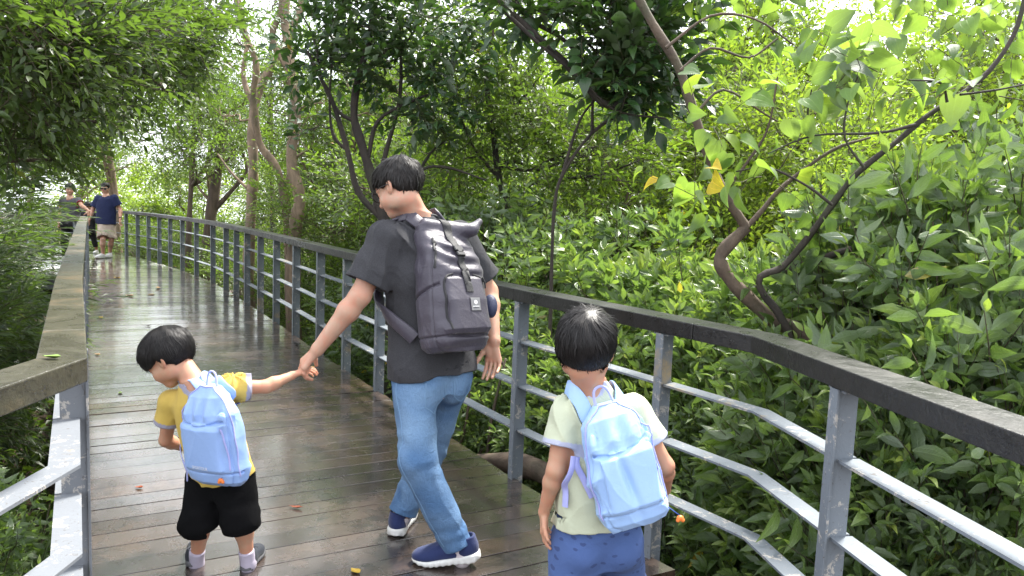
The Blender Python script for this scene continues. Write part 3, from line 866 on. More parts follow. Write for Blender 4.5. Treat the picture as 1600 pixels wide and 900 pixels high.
for a in [('lime', 1080, 40, 9.5, 1.9), ('lime', 1200, 0, 9.0, 1.9), ('lime', 1320, 30, 8.5, 1.8), ('lime', 1430, -20, 10.5, 2.1), ('lime', 1540, 60, 8.0, 1.8), ('lime', 1150, -60, 12.5, 2.2), ('lime', 1290, -110, 12, 2.3), ('lime', 1450, -80, 13, 2.4), ('lime', 1590, -90, 11, 2.2), ('lime', 1230, -40, 10.5, 1.8), ('lime', 1640, 20, 9, 2.0),
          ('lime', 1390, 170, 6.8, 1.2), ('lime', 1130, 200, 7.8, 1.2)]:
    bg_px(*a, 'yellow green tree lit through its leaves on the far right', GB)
for a in [('mid', 290, -10, 17, 1.9), ('mid', 565, -80, 14, 2.0), ('mid', 660, -90, 12.5, 2.0), ('mid', 430, -60, 21, 2.2)]:
    bg_px(*a, 'mid green tree showing its crown high behind the pale trunks', 'green crowns behind the pale trunks')
GC = 'pale trees beyond the far end of the boardwalk'
for a in [('pale', 560, -20, 13, 1.8), ('pale', 330, 60, 19, 1.6), ('pale', 285, 215, 25, 1.8), ('pale', 110, 140, 24, 2.2), ('pale', 30, 60, 20, 2.4), ('pale', 520, 120, 14.5, 1.3), ('pale', 420, 250, 24, 1.8)]:
    bg_px(*a, 'slim pale tree beyond the far end of the boardwalk', GC)
# far woodland: one mass past about 18 m
r = np.random.default_rng(91); cl = []
for _ in range(150):
    px = r.uniform(120, 1750); Y = r.uniform(15, 30) if px > 600 else r.uniform(24, 40)
    top = np.interp(px, [120, 260, 420, 560, 800, 1100, 1600], [290, 300, 315, 240, 130, 70, 60])
    py = r.uniform(top, 340) if r.random() < .93 else top
    p = at(px, py, Y); rr = r.uniform(.7, 1.5) * Y / 20
    cl.append((p[0], p[1], p[2], rr, rr, rr * .7, 42))
P, D, C = clump_points(r, cl, .3)
wd = bake('small', 2, P, D + r.normal(0, .4, P.shape), r.uniform(2.0, 3.4, len(P)), .12 + r.normal(0, .1, len(cl))[C], r)
V, F, uv, t, mi = wd
tb = []
for c in cl:
    b = np.array([c[0] + r.normal(0, .5), c[1], gz(c[0], c[1])]); pp = wobble(r, b, c[:3], 5, .05); tb.append((pp, np.linspace(.07, .02, len(pp))))
tp = tubes_part(tb, 1, 4)
V, F, uv, t, mi = merge([wd, tp])
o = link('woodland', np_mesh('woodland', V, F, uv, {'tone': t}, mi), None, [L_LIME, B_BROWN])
tag(o, 'hazy mass of bright green woodland far behind the trees', 'woodland', kind='stuff')

# low undergrowth and litter plants on the banks, one mass
r = np.random.default_rng(55); n_ = 3400
ux = np.where(r.random(n_) < .55, -r.uniform(.25, 3.2, n_), 1.9 + r.uniform(.3, 3.5, n_)); uy = r.uniform(.8, 13, n_)
# walk frame -> world: along heading (-.485,.875), across (.875,.485)
PX = ux * .875 - .485 * uy; PY = ux * .485 + .875 * uy
near = PY < 2.6
PX = np.where(near & (ux < 0), -1.35 - r.uniform(.1, 1.6, n_), PX)
ok = ~((PY < 2.9) & (PX > -1.3) & (PX < 1.35)) & (PY > .3); PX, PY = PX[ok], PY[ok]
P = np.stack([PX, PY, ground_z(PX, PY) + r.uniform(-.02, .12, len(PX))], 1)
A = np.stack([r.normal(0, .5, len(PX)), r.normal(0, .5, len(PX)), np.full(len(PX), .8)], 1)
b1 = bake('dark', 1, P[::2], A[::2], r.uniform(.6, 1.2, len(P[::2])), r.normal(-.05, .12, len(P[::2])), r)
b2 = bake('small', 1, P[1::2], A[1::2], r.uniform(.8, 1.5, len(P[1::2])), r.normal(.0, .12, len(P[1::2])), r)
V, F, uv, t, mi = merge([b1, b2])
o = link('undergrowth', np_mesh('undergrowth', V, F, uv, {'tone': t}, mi), None, [L_WIL, B_TWIG]); tag(o, 'low dark leafy undergrowth covering the banks on both sides of the boardwalk', 'undergrowth', kind='stuff')
# ------------------------------------------------------------------ the trees one can tell apart
def pl(Y, *pts):
    """polyline of picture directions set at one distance (optional third value: offset in metres)"""
    return [tuple(at(p[0], p[1], Y + (p[2] if len(p) > 2 else 0))) for p in pts]
def pc(Y, px, py, rpx, n, fl=.75, dy=0):
    c = at(px, py, Y + dy); R = rpx / F_PX * Y; return (c[0], c[1], c[2], R, R, R * fl, n)
def foot(p, Y=None):
    return (p[0], p[1], gz(p[0], p[1]) - .1)
def tree_px(label, Y, kind, lod, limbs, clumps, bark, leafm, seed, name='tree', group=None, **k):
    """the first limb starts at the tree's foot"""
    b = limbs[0][0][0]; ft = foot(b)
    if b[2] - ft[2] > .25: limbs[0] = ([ft, (b[0] * .5 + ft[0] * .5 + .02, b[1] * .5 + ft[1] * .5, (b[2] + ft[2]) / 2)] + list(limbs[0][0]), limbs[0][1], limbs[0][2])
    return make_tree(name, label, group, ft, kind, lod, limbs, clumps, bark, leafm, seed, **k)

# leaning tree with a crooked trunk beyond the right rail
Y = 3.55
tree_px('leaning tree with a bare crooked brown trunk forking above the right railing', Y, 'heart', 0, [
    (pl(Y + .1, (1265, 560), (1205, 500), (1150, 447), (1127, 415), (1130, 392), (1166, 356)), .038, .030),
    (pl(Y + .1, (1166, 356), (1130, 300), (1108, 245), (1085, 180), (1060, 105), (1020, 38), (985, -30), (960, -110)), .025, .020),
    (pl(Y + .1, (1166, 356), (1190, 330), (1225, 290), (1300, 235), (1360, 215)), .015, .006),
    (pl(Y, (1063, 110), (1110, 75), (1170, 90), (1215, 60)), .007, .004), (pl(Y, (1040, 75), (1110, 25), (1180, 30), (1240, 70)), .007, .004),
    (pl(Y, (1085, 180), (1130, 140), (1190, 175), (1215, 190)), .007, .004), (pl(Y, (1132, 300), (1170, 250), (1200, 200), (1215, 120)), .008, .004)],
    [pc(3.5, 1092, 205, 34, 3), pc(3.5, 1112, 190, 20, 2), pc(3.5, 1200, 278, 30, 3), pc(3.5, 1100, 310, 18, 2), pc(5.0, 1190, 40, 60, 8), pc(5.0, 1260, 15, 60, 9), pc(5.2, 1130, -5, 50, 7), pc(5.2, 1340, 5, 60, 8)],
    B_BROWN, L_BIG, 11, branch=False, S=.88, tone=.27)
Y = 3.35
tree_px('slanting dark branched tree with heart shaped leaves at the right of the leaning trunk', Y, 'heart', 0, [
    (pl(Y + .2, (1240, 560), (1185, 445), (1222, 418), (1262, 372), (1300, 320), (1340, 270), (1400, 222), (1450, 180), (1500, 148), (1548, 108), (1590, 40), (1610, -60)), .020, .009),
    (pl(Y, (1300, 320), (1260, 290), (1200, 262), (1150, 268)), .007, .003), (pl(Y, (1430, 195), (1370, 208), (1270, 212), (1200, 240)), .008, .003),
    (pl(Y, (1350, 262), (1320, 215), (1325, 160), (1340, 120)), .006, .003), (pl(Y, (1270, 212), (1262, 180), (1268, 140)), .005, .003),
    (pl(Y, (1480, 160), (1470, 130), (1420, 125)), .006, .003), (pl(Y, (1500, 148), (1560, 140), (1610, 130)), .006, .003),
    (pl(Y + .3, (1225, 425), (1290, 402), (1330, 388)), .020, .014)],
    [pc(3.4, 1240, 150, 26, 2), pc(3.4, 1300, 120, 32, 4), pc(3.4, 1345, 112, 26, 3), pc(3.4, 1395, 120, 28, 3), pc(3.4, 1295, 150, 20, 1), pc(3.4, 1330, 170, 40, 1), pc(3.4, 1550, 140, 30, 3), pc(3.4, 1590, 145, 22, 2),
     pc(4.4, 1430, 50, 50, 5), pc(4.4, 1500, 15, 55, 6), pc(4.6, 1580, -10, 60, 6), pc(4.6, 1400, 5, 50, 5), pc(4.8, 1560, 60, 40, 4)],
    B_DARK, L_BIG, 12, branch=False, S=.85, tone=.0)
# dark leafy tree hanging in from the top, right of centre
Y = 5.4
tree_px('dark leafy tree whose bundle of drooping branches hangs in from the top centre', Y, 'dark', 0, [
    (pl(Y, (862, 420), (866, 330), (878, 275), (925, 208), (985, 165), (1010, 120), (1000, 40), (960, -60)), .014, .010),
    (pl(Y - .2, (985, 165), (940, 160), (880, 95), (820, 40), (765, -15), (700, -80)), .026, .020), (pl(Y, (1010, 178), (950, 150), (890, 70), (830, 30), (780, -30)), .012, .018),
    (pl(Y - .3, (1040, 185), (960, 172), (905, 120), (850, 75), (790, 20)), .006, .014), (pl(Y, (925, 208), (927, 150), (935, 80)), .012, .006), (pl(Y, (878, 275), (905, 190), (935, 150)), .012, .006),
    (pl(Y + .2, (1040, 190), (980, 150), (930, 80), (860, 10)), .006, .012)],
    [pc(5.2, 930, 40, 50, 34), pc(5.2, 985, 60, 55, 44), pc(5.3, 1020, 110, 42, 34), pc(5.2, 975, 125, 40, 26), pc(5.3, 870, 10, 50, 34), pc(5.4, 1010, 20, 55, 38), pc(5.5, 1015, 165, 34, 20), pc(5.3, 800, -10, 50, 30), pc(5.5, 1060, 40, 30, 16), pc(5.6, 950, -50, 90, 50)],
    B_DARK, L_DARK, 13, S=1.15, tone=.05)
# many stemmed dark tree behind the man
Y = 7.6
tree_px('dark many stemmed tree fanning out behind the head of the man', Y, 'dark', 1, [
    (pl(Y, (612, 400), (600, 345), (585, 290), (565, 225), (553, 180), (560, 120), (578, 60), (580, -10)), .075, .022),
    (pl(Y, (600, 345), (560, 300), (543, 235), (520, 160), (500, 120), (480, 80)), .036, .014), (pl(Y, (575, 250), (590, 190), (640, 160), (690, 140)), .024, .010),
    (pl(Y, (556, 190), (530, 175), (505, 130), (490, 60), (470, 20)), .020, .008), (pl(Y, (543, 235), (520, 210), (515, 150), (520, 90)), .018, .008), (pl(Y, (560, 120), (600, 80), (640, 60), (660, 10)), .018, .008),
    (pl(Y, (590, 330), (640, 300), (660, 265), (700, 262), (760, 282)), .026, .009), (pl(Y + .2, (640, 300), (672, 240), (705, 215)), .02, .008), (pl(Y, (585, 330), (600, 250), (625, 150), (625, 40)), .03, .012)],
    [pc(Y, 490, 60, 50, 34), pc(Y, 540, 35, 55, 40), pc(Y, 600, 20, 55, 40), pc(Y, 660, 40, 55, 40), pc(Y, 520, 110, 45, 26), pc(Y, 640, 110, 50, 32), pc(Y, 700, 90, 45, 24), pc(Y, 650, 165, 45, 24), pc(Y, 590, 90, 36, 16),
     pc(Y, 710, 150, 40, 18), pc(Y, 460, 100, 30, 10), pc(Y, 480, 200, 30, 8), pc(Y, 580, -60, 90, 50), pc(Y, 730, 20, 50, 24), pc(Y, 690, 190, 30, 10)],
    B_DARK, L_DARK, 14, S=1.15, tone=.08)
# bright small leaved tree right of it
Y = 8.2
tree_px('green small leaved tree with dark thin stems between the dark tree and the hanging branches', Y, 'small', 1, [
    (pl(Y, (800, 420), (795, 340), (780, 280), (770, 200), (760, 120), (770, 40), (760, -40)), .05, .02), (pl(Y, (780, 280), (740, 230), (715, 170)), .02, .01), (pl(Y, (770, 200), (820, 150), (850, 110)), .02, .01)],
    [pc(Y, 720, 200, 60, 60), pc(Y, 790, 180, 65, 70), pc(Y, 860, 190, 60, 60), pc(Y, 760, 110, 60, 60), pc(Y, 830, 100, 60, 60), pc(Y, 720, 60, 55, 40), pc(Y, 800, 30, 60, 50), pc(Y, 700, 250, 45, 40), pc(Y, 800, 255, 60, 60), pc(Y, 890, 240, 55, 50), pc(Y, 960, 230, 55, 50), pc(Y, 1020, 240, 50, 40)],
    B_DARK, L_MID, 15, S=1.35, tone=.12)
# pale trunks left of centre
Y = 10.6
tree_px('tall pale barked tree with a slightly bent trunk rising behind the far railing', Y, 'small', 1, [
    (pl(Y, (458, 430), (462, 350), (468, 310), (455, 250), (462, 170), (452, 95), (445, 20), (455, -80)), .115, .05), (pl(Y, (452, 110), (425, 60), (440, 10), (430, -60)), .05, .03)],
    [pc(Y, 430, 0, 60, 26), pc(Y, 480, -30, 70, 30), pc(Y, 500, 160, 30, 10), pc(Y, 440, 130, 30, 8)], B_PALE, L_MID, 16, S=1.3, tone=.1)
tree_px('slender pale tree whose trunk sweeps in a long curve left of the bent trunk', Y + .5, 'small', 1, [
    (pl(Y + .5, (452, 430), (450, 370), (446, 320), (432, 262), (405, 222), (396, 150), (400, 100), (380, 45), (365, -20), (350, -100)), .075, .035), (pl(Y + .5, (446, 290), (460, 250), (480, 235)), .03, .015)],
    [pc(Y, 350, 0, 60, 30), pc(Y, 315, 30, 55, 36), pc(Y, 370, 60, 36, 9)], B_PALE, L_MID, 17, S=1.3, tone=.12)
tree_px('straight pale trunked tree forking high up beside the curving tree', 13.6, 'small', 1, [
    (pl(13.6, (388, 420), (392, 330), (396, 260), (394, 200), (404, 140), (440, 80), (470, 10), (490, -80)), .11, .065), (pl(13.6, (398, 170), (380, 120), (385, 60), (370, -20)), .05, .03), (pl(13.6, (392, 300), (360, 268), (340, 240)), .03, .012)],
    [pc(13.6, 480, -30, 60, 22), pc(13.6, 350, 100, 36, 14), pc(13.6, 345, 180, 40, 18)], B_PALE, L_MID, 18, S=1.3, tone=.08)
tree_px('short leaning brown trunked tree behind the railing left of the pale trunks', 17.5, 'small', 1, [
    (pl(17.5, (322, 410), (328, 345), (338, 280), (347, 215), (352, 170)), .16, .10), (pl(17.5, (333, 330), (360, 300), (385, 268), (380, 240)), .06, .03)],
    [pc(17, 350, 190, 50, 50), pc(17, 310, 170, 40, 36), pc(17, 380, 160, 40, 30), pc(17, 330, 230, 26, 14), pc(17, 300, 240, 26, 14)], B_BROWN, L_MID, 19, S=1.3, tone=.02)
tree_px('far tree with two thin tan trunks side by side above the walking man', 21, 'small', 2, [
    (pl(21, (184, 360), (180, 300), (170, 235), (166, 180)), .10, .065), (pl(21, (178, 340), (172, 290), (160, 235), (155, 190)), .065, .045)],
    [pc(21, 150, 170, 50, 50), pc(21, 190, 175, 40, 40), pc(21, 120, 200, 40, 40), pc(21, 100, 250, 34, 30), pc(21, 220, 255, 30, 20)], B_PALE, L_LIME, 20, S=2.0, tone=.1)
# overhanging tree at the upper left
Y = 4.2
cl = []
rr = np.random.default_rng(5)
for (px, py, R, n, y) in [(20, 20, 60, 30, 3.4), (80, 60, 60, 34, 3.6), (10, 110, 60, 30, 3.6), (70, 140, 60, 34, 4.0), (130, 100, 60, 36, 4.2), (140, 30, 60, 34, 4.0), (200, 50, 55, 34, 4.6), (190, 120, 55, 34, 5.0), (250, 90, 50, 30, 5.2),
                          (260, 20, 50, 30, 5.0), (300, 50, 40, 24, 5.4), (30, 190, 60, 34, 4.2), (90, 185, 45, 24, 4.8), (150, 150, 40, 20, 5.4), (-20, 230, 45, 26, 4.8), (20, 215, 30, 12, 6.2), (200, 150, 30, 12, 6.0), (290, 90, 34, 14, 5.6),
                          (-60, 60, 80, 50, 3.8), (-70, 200, 80, 50, 4.2), (0, -60, 90, 40, 3.8), (330, 20, 30, 12, 5.8), (255, 130, 26, 10, 6.2)]:
    cl.append(pc(y, px, py, R * .95, n * 2.3, .7))
lb = at(-330, 420, 4.4)
tree_px('overhanging tree with narrow leaves filling the upper left corner', Y, 'small', 0, [
    ([tuple(lb)] + pl(4.2, (-200, 200), (-80, 110), (0, 72), (70, 38), (140, 8), (200, -30)), .12, .045), (pl(4.2, (-80, 110), (20, 82), (110, 78), (180, 60)), .03, .012), (pl(4.6, (-200, 200), (-60, 190), (60, 195), (150, 190)), .035, .010),
    (pl(5.0, (60, 40), (140, 60), (220, 110), (270, 150)), .018, .006), (pl(4.6, (-200, 200), (-90, 240), (10, 250), (80, 250)), .03, .01)],
    cl, B_BROWN, L_WIL, 21, S=.95, tone=.05, hang=.15, shell=.1)
cl = [pc(y, px, py, R, n * 1.8, .6) for (px, py, R, n, y) in [(215, 125, 40, 26, 9), (150, 140, 45, 30, 9.5), (265, 80, 42, 28, 9), (300, 30, 44, 28, 9), (80, 180, 50, 40, 9.5), (190, 80, 60, 44, 9.5), (120, 60, 60, 44, 9.5), (310, 95, 30, 12, 9), (35, 225, 34, 22, 10), (20, 160, 60, 40, 9)]]
tree_px('taller tree arching over the boardwalk behind the overhanging branches', 9.5, 'small', 1, [
    ([tuple(at(-60, 430, 9.5))] + pl(9.5, (-40, 250), (0, 170), (60, 130), (140, 100), (220, 80), (290, 60)), .13, .03), (pl(9.5, (60, 130), (120, 170), (190, 170)), .03, .01)],
    cl, B_BROWN, L_WIL, 22, S=1.45, tone=.02, hang=.3)
# ------------------------------------------------------------------ implicit surfaces: smooth solids meshed with surface nets
def nrmz(v):
    v = np.asarray(v, float); return v / (np.linalg.norm(v) + 1e-12)
def cone(a, b, ra, rb):
    a, b = np.asarray(a, float), np.asarray(b, float); d = b - a; L2 = float(d @ d) + 1e-12
    def f(P):
        w = P - a; t = np.clip(w @ d / L2, 0, 1)
        return np.sqrt(np.maximum(((w - t[:, None] * d) ** 2).sum(1), 1e-14)) - (ra + (rb - ra) * t)
    return f
def ell(c, r, R=None):
    c = np.asarray(c, float); r = np.asarray(r, float); R = np.eye(3) if R is None else R
    def f(P):
        q = (P - c) @ R; k0 = np.sqrt(((q / r) ** 2).sum(1)) + 1e-9; k1 = np.sqrt(((q / r ** 2) ** 2).sum(1)) + 1e-9
        return k0 * (k0 - 1) / k1
    return f
def rbox(c, h, R=None, rd=.01):
    c = np.asarray(c, float); h = np.asarray(h, float); R = np.eye(3) if R is None else R
    def f(P):
        q = np.abs((P - c) @ R) - (h - rd); return np.sqrt((np.maximum(q, 0) ** 2).sum(1)) + np.minimum(q.max(1), 0) - rd
    return f
def smin(a, b, k):
    h = np.clip(.5 + .5 * (b - a) / k, 0, 1); return b * (1 - h) + a * h - k * h * (1 - h)
def smax(a, b, k): return -smin(-a, -b, k)
def U(fs, k=.02):
    """smooth union; items are f or (f, k)"""
    def f(P):
        d = None
        for it in fs:
            g, kk = it if isinstance(it, tuple) else (it, k)
            e = g(P); d = e if d is None else smin(d, e, kk)
        return d
    return f
def loft(C, X, A, B, pw=2.3, ends=(0, 0)):
    """body of elliptical sections: centres C, side axes X, half widths A, half depths B"""
    C = np.asarray(C, float); X = np.asarray(X, float); ax = C[-1] - C[0]; H = np.linalg.norm(ax); ax = ax / H
    s = (C - C[0]) @ ax; A = np.asarray(A, float); B = np.asarray(B, float)
    X = X - (X @ ax)[:, None] * ax; X /= np.linalg.norm(X, axis=1, keepdims=True)
    def f(P):
        t = np.clip((P - C[0]) @ ax, s[0], s[-1]); c = np.stack([np.interp(t, s, C[:, i]) for i in range(3)], 1)
        x = np.stack([np.interp(t, s, X[:, i]) for i in range(3)], 1); x /= np.linalg.norm(x, axis=1, keepdims=True)
        y = np.cross(ax, x); w = P - c; a = np.interp(t, s, A); b = np.interp(t, s, B)
        u = np.abs((w * x).sum(1)) / a; v = np.abs((w * y).sum(1)) / b
        r = (u ** pw + v ** pw) ** (1 / pw); dl = (r - 1) * np.minimum(a, b) * .95
        ht = (P - C[0]) @ ax; over = np.maximum(ht - s[-1] - ends[1], s[0] - ends[0] - ht)
        return np.maximum(dl, over) * .9
    return f
def waves(seed, n=7, f0=8, f1=30, warp=.6):
    r = np.random.default_rng(seed); D = r.normal(size=(n, 3)); D /= np.linalg.norm(D, axis=1, keepdims=True)
    fr = r.uniform(f0, f1, n); ph = r.uniform(0, 6.28, n); am = (f0 / fr) ** .6
    def g(P):
        o = np.zeros(len(P)); w = np.sin(P @ D[0] * fr[0] * .5 + ph[0]) * warp
        for i in range(n): o += am[i] * np.sin(P @ D[i] * fr[i] + ph[i] + w * (1 + i * .2))
        return o / am.sum() * 1.8
    return g
def folds(center, dirv, freq, seed, fall=.15):
    """sharp-crested creases running along dirv round a centre"""
    c = np.asarray(center, float); d = nrmz(dirv); r = np.random.default_rng(seed)
    a = nrmz(np.cross(d, r.normal(size=3))); b = np.cross(d, a); w = waves(seed + 5, 5, 5, 14)
    def g(P):
        q = P - c; th = np.arctan2(q @ b, q @ a); z = q @ d
        s = np.sin(th * freq + z * 9 + 2.2 * w(P)); s = 1 - 2 * np.abs(s) ** .7
        return s * np.exp(-(q ** 2).sum(1) / fall ** 2)
    return g
def creases(seed, f0=9, n=4, f1=22):
    """sharp ridges with soft valleys, in patches: the way thin cloth buckles"""
    r = np.random.default_rng(seed); D = r.normal(size=(n, 3)) * np.array([1, 1, .55]); D /= np.linalg.norm(D, axis=1, keepdims=True); fr = r.uniform(f0, f1, n); w = waves(seed + 9, 6, 4, 16, 1.2); w2 = waves(seed + 10, 6, 5, 14, 1.2)
    def g(P):
        a = w(P); b = w2(P); o = np.zeros(len(P))
        for i in range(n):
            s = 1 - 2.2 * np.sqrt(np.abs(np.sin(P @ D[i] * fr[i] + 2.6 * a + i)) + .002); o += s * np.clip(.5 + (a if i % 2 else b) * (1 if i < 2 else -1), 0, 1)
        return o / n * 1.6
    return g
def surface(f, lo, hi, h):
    lo = np.asarray(lo, float); hi = np.asarray(hi, float); B = 8
    nb = np.ceil((hi - lo) / (h * B)).astype(int) + 1
    n = nb * B + 1
    bi = np.stack(np.meshgrid(*[np.arange(k) for k in nb], indexing='ij'), -1).reshape(-1, 3)
    bc = lo + (bi + .5) * B * h; dv = f(bc)
    near = np.abs(dv) < B * h * 1.35
    G = np.repeat(np.repeat(np.repeat(dv.reshape(nb).astype(np.float32), B, 0), B, 1), B, 2)
    G = np.pad(G, ((0, 1),) * 3, mode='edge')
    o = np.stack(np.meshgrid(*[np.arange(B + 1)] * 3, indexing='ij'), -1).reshape(-1, 3)
    act = bi[near]
    for k in range(0, len(act), 220):
        idx = (act[k:k + 220, None, :] * B + o[None]).reshape(-1, 3); v = f(lo + idx * h)
        G[idx[:, 0], idx[:, 1], idx[:, 2]] = v
    S = G < 0
    c8 = [(i, j, k) for i in (0, 1) for j in (0, 1) for k in (0, 1)]
    sub = lambda A, d: A[d[0]:A.shape[0] - 1 + d[0], d[1]:A.shape[1] - 1 + d[1], d[2]:A.shape[2] - 1 + d[2]]
    al = sub(S, c8[0]).copy(); an = al.copy()
    for d in c8[1:]: q = sub(S, d); al &= q; an |= q
    cells = np.argwhere(an & ~al)
    if not len(cells): return np.zeros((0, 3)), np.zeros((0, 4), int)
    vid = np.full(al.shape, -1, np.int32); vid[tuple(cells.T)] = np.arange(len(cells))
    vals = np.stack([G[cells[:, 0] + d[0], cells[:, 1] + d[1], cells[:, 2] + d[2]] for d in c8], 1)
    acc = np.zeros((len(cells), 3)); cnt = np.zeros(len(cells)); c8a = np.array(c8, float)
    for a in range(8):
        for b in range(a + 1, 8):
            if np.abs(c8a[a] - c8a[b]).sum() != 1: continue
            va, vb = vals[:, a], vals[:, b]; m_ = (va < 0) != (vb < 0)
            t = np.where(m_, va / np.where(m_, va - vb, 1), 0)
            acc[m_] += c8a[a] + (c8a[b] - c8a[a]) * t[m_][:, None]; cnt[m_] += 1
    V = lo + (cells + acc / cnt[:, None]) * h
    Fs = []
    for ax in range(3):
        e = [0, 0, 0]; e[ax] = 1
        A = S[:S.shape[0] - e[0], :S.shape[1] - e[1], :S.shape[2] - e[2]]; Bq = S[e[0]:, e[1]:, e[2]:]
        ed = np.argwhere(A != Bq)
        o1, o2 = [(1, 2), (2, 0), (0, 1)][ax]
        ed = ed[(ed[:, o1] > 0) & (ed[:, o2] > 0) & (ed[:, o1] < vid.shape[o1]) & (ed[:, o2] < vid.shape[o2])]
        def g(d1, d2):
            q = ed.copy(); q[:, o1] -= d1; q[:, o2] -= d2; return vid[q[:, 0], q[:, 1], q[:, 2]]
        Q = np.stack([g(1, 1), g(0, 1), g(0, 0), g(1, 0)], 1); flip = ~S[ed[:, 0], ed[:, 1], ed[:, 2]]
        Q[flip] = Q[flip][:, ::-1]; Fs.append(Q[(Q >= 0).all(1)])
    F = np.concatenate(Fs)
    for _ in range(2):                                    # settle vertices on the surface
        e = h * .4; v0 = f(V); g = np.stack([f(V + np.eye(3)[i] * e) - v0 for i in range(3)], 1) / e
        g2 = (g ** 2).sum(1); st = -v0[:, None] * g / np.maximum(g2, .2)[:, None]; ln = np.linalg.norm(st, axis=1, keepdims=True)
        V = V + st * np.minimum(1, .45 * h / (ln + 1e-9))
    return V, F
def shell_mesh(name, f, lo, hi, h, mat, parent, attrs=None, keep=None):
    V, F = surface(f, lo, hi, h)
    if keep is not None:
        k = keep(V); F = F[k[F].all(1)]
        us = np.unique(F); mp = np.full(len(V), -1); mp[us] = np.arange(len(us)); V = V[us]; F = mp[F]
    at_ = {n: g(V) for n, g in (attrs or {}).items()}
    me = np_mesh(name, V, F, None, at_)
    return link(name, me, parent, [mat] if not isinstance(mat, (list, tuple)) else mat)
def project(f, P, off=0.0, it=6):
    P = np.array(P, float)
    for _ in range(it):
        e = .002; v = f(P); g = np.stack([f(P + np.eye(3)[i] * e) - v for i in range(3)], 1) / e
        P = P - (v - off)[:, None] * g / np.maximum((g ** 2).sum(1), .3)[:, None]
    g /= np.linalg.norm(g, axis=1, keepdims=True) + 1e-9
    return P, g
def ribbon(pts, nrm, width, thick, m=None):
    """strap: rectangular section with rounded edges, lying on a surface with normals nrm"""
    pts = np.asarray(pts, float); nrm = np.asarray(nrm, float); t = np.gradient(pts, axis=0); t /= np.linalg.norm(t, axis=1, keepdims=True) + 1e-9
    s = np.cross(t, nrm); s /= np.linalg.norm(s, axis=1, keepdims=True) + 1e-9; nn = np.cross(s, t)
    w = np.broadcast_to(np.asarray(width, float), (len(pts),))
    prof = [(-1, -1), (-.9, -1), (.9, -1), (1, -1), (1, 1), (.9, 1.25), (0, 1.45), (-.9, 1.25), (-1, 1)]
    prof = [(-1, -1), (1, -1), (1, .2), (.88, 1), (0, 1.2), (-.88, 1), (-1, .2)]
    V = np.stack([pts + s * (w / 2)[:, None] * a + nn * thick / 2 * b for a, b in prof], 1).reshape(-1, 3); k = len(prof); n = len(pts)
    i = np.arange(n - 1)[:, None] * k; q = np.arange(k)[None]; q2 = (q + 1) % k
    F = np.stack([i + q, i + q2, i + k + q2, i + k + q], -1).reshape(-1, 4)
    return V, F
def strap_on(name, f, ctrl, width, thick, mat, parent, off=.003, m=8, proj=True, iters=4):
    p = smooth_path(ctrl, m)
    if proj:
        q, g = project(f, p, off)
        for _ in range(iters):
            q[1:-1] = (q[:-2] + 2 * q[1:-1] + q[2:]) / 4
        v = f(q); q, g = (lambda qq: project(f, qq, off, 3))(q) if proj != 'loose' else (q, g)
        g[1:-1] = (g[:-2] + g[1:-1] + g[2:]) / 3
    else: q = p; g = np.tile(np.array(proj if isinstance(proj, tuple) else (0, -1, .2)), (len(p), 1))
    V, F = ribbon(q, g, width, thick); return link(name, np_mesh(name, V, F), parent, [mat])

# ------------------------------------------------------------------ people
def mat_skin(name, col, red=(1.12, .78, .72)):
    m = NT(name); pos = m.pos(); n = m.noise(pos, 17, 5, .65, .6); f = m.noise(pos, 420, 3, .7)
    c = m.mix(m.rng(n, .32, .68, 0, .9), col, tuple(a * b for a, b in zip(col, red)))
    lip = m.attr('lip'); brow = m.attr('brow')
    c = m.mix(m.math('MULTIPLY', lip, .7), c, (0.42, 0.13, 0.10)); c = m.mix(brow, c, (0.015, 0.011, 0.010))
    return m.P(col=c, rough=m.rng(f, .3, .7, .42, .58), nrm=m.bump(f, .12, .0015), sss=.12, spec=.4)
def mat_cloth(name, col, rough=.85, weave=900, amp=.12, sheen=.04, bump=.25, trim=None, heather=0, fade=None, spec=.3, print_=None):
    m = NT(name); pos = m.pos(); w = m.noise(pos, weave, 2, .5); n = m.noise(pos, 6, 4, .6)
    c = m.mix(n, tuple(q * (1 - amp) for q in col), tuple(min(1, q * (1 + amp)) for q in col))
    if heather: c = m.mix(m.rng(m.noise(pos, 260, 3, .7, 0, (1, 1, 2.5)), .42, .62, 0, heather), c, tuple(q * 2.2 + .02 for q in col))
    if fade: c = m.mix(m.rng(m.attr('fade'), 0, 1, 0, .8), c, fade); c = m.mix(m.rng(m.noise(pos, 300, 3, .6, 0, (1, 1, .15)), .4, .65, 0, .22), c, tuple(q * .45 for q in col))
    if print_:
        v = m.new('TexVoronoi'); m.set(v.inputs['Vector'], m.noise_vec(pos)); v.inputs['Scale'].default_value = 26
        c = m.mix(m.rng(v.outputs['Distance'], .22, .30, .75, 0), c, print_)
    if trim: c = m.mix(m.attr('trim'), c, trim)
    return m.P(col=c, rough=rough, nrm=m.bump(m.math('ADD', w, m.math('MULTIPLY', m.noise(pos, 38, 5, .62, 1.2), 3.2)), bump, .006), sheen=sheen, spec=spec)
def _nv(s, pos):
    n = s.new('TexNoise'); s.set(n.inputs['Vector'], pos); n.inputs['Scale'].default_value = 14
    v = s.new('VectorMath', operation='MULTIPLY_ADD'); s.set(v.inputs[0], n.outputs['Color']); v.inputs[1].default_value = (.05, .05, .05); s.set(v.inputs[2], pos)
    mp = s.new('Mapping'); s.set(mp.inputs[0], v.outputs[0]); mp.inputs[3].default_value = (1, 1, 1.9); return mp.outputs[0]
NT.noise_vec = _nv
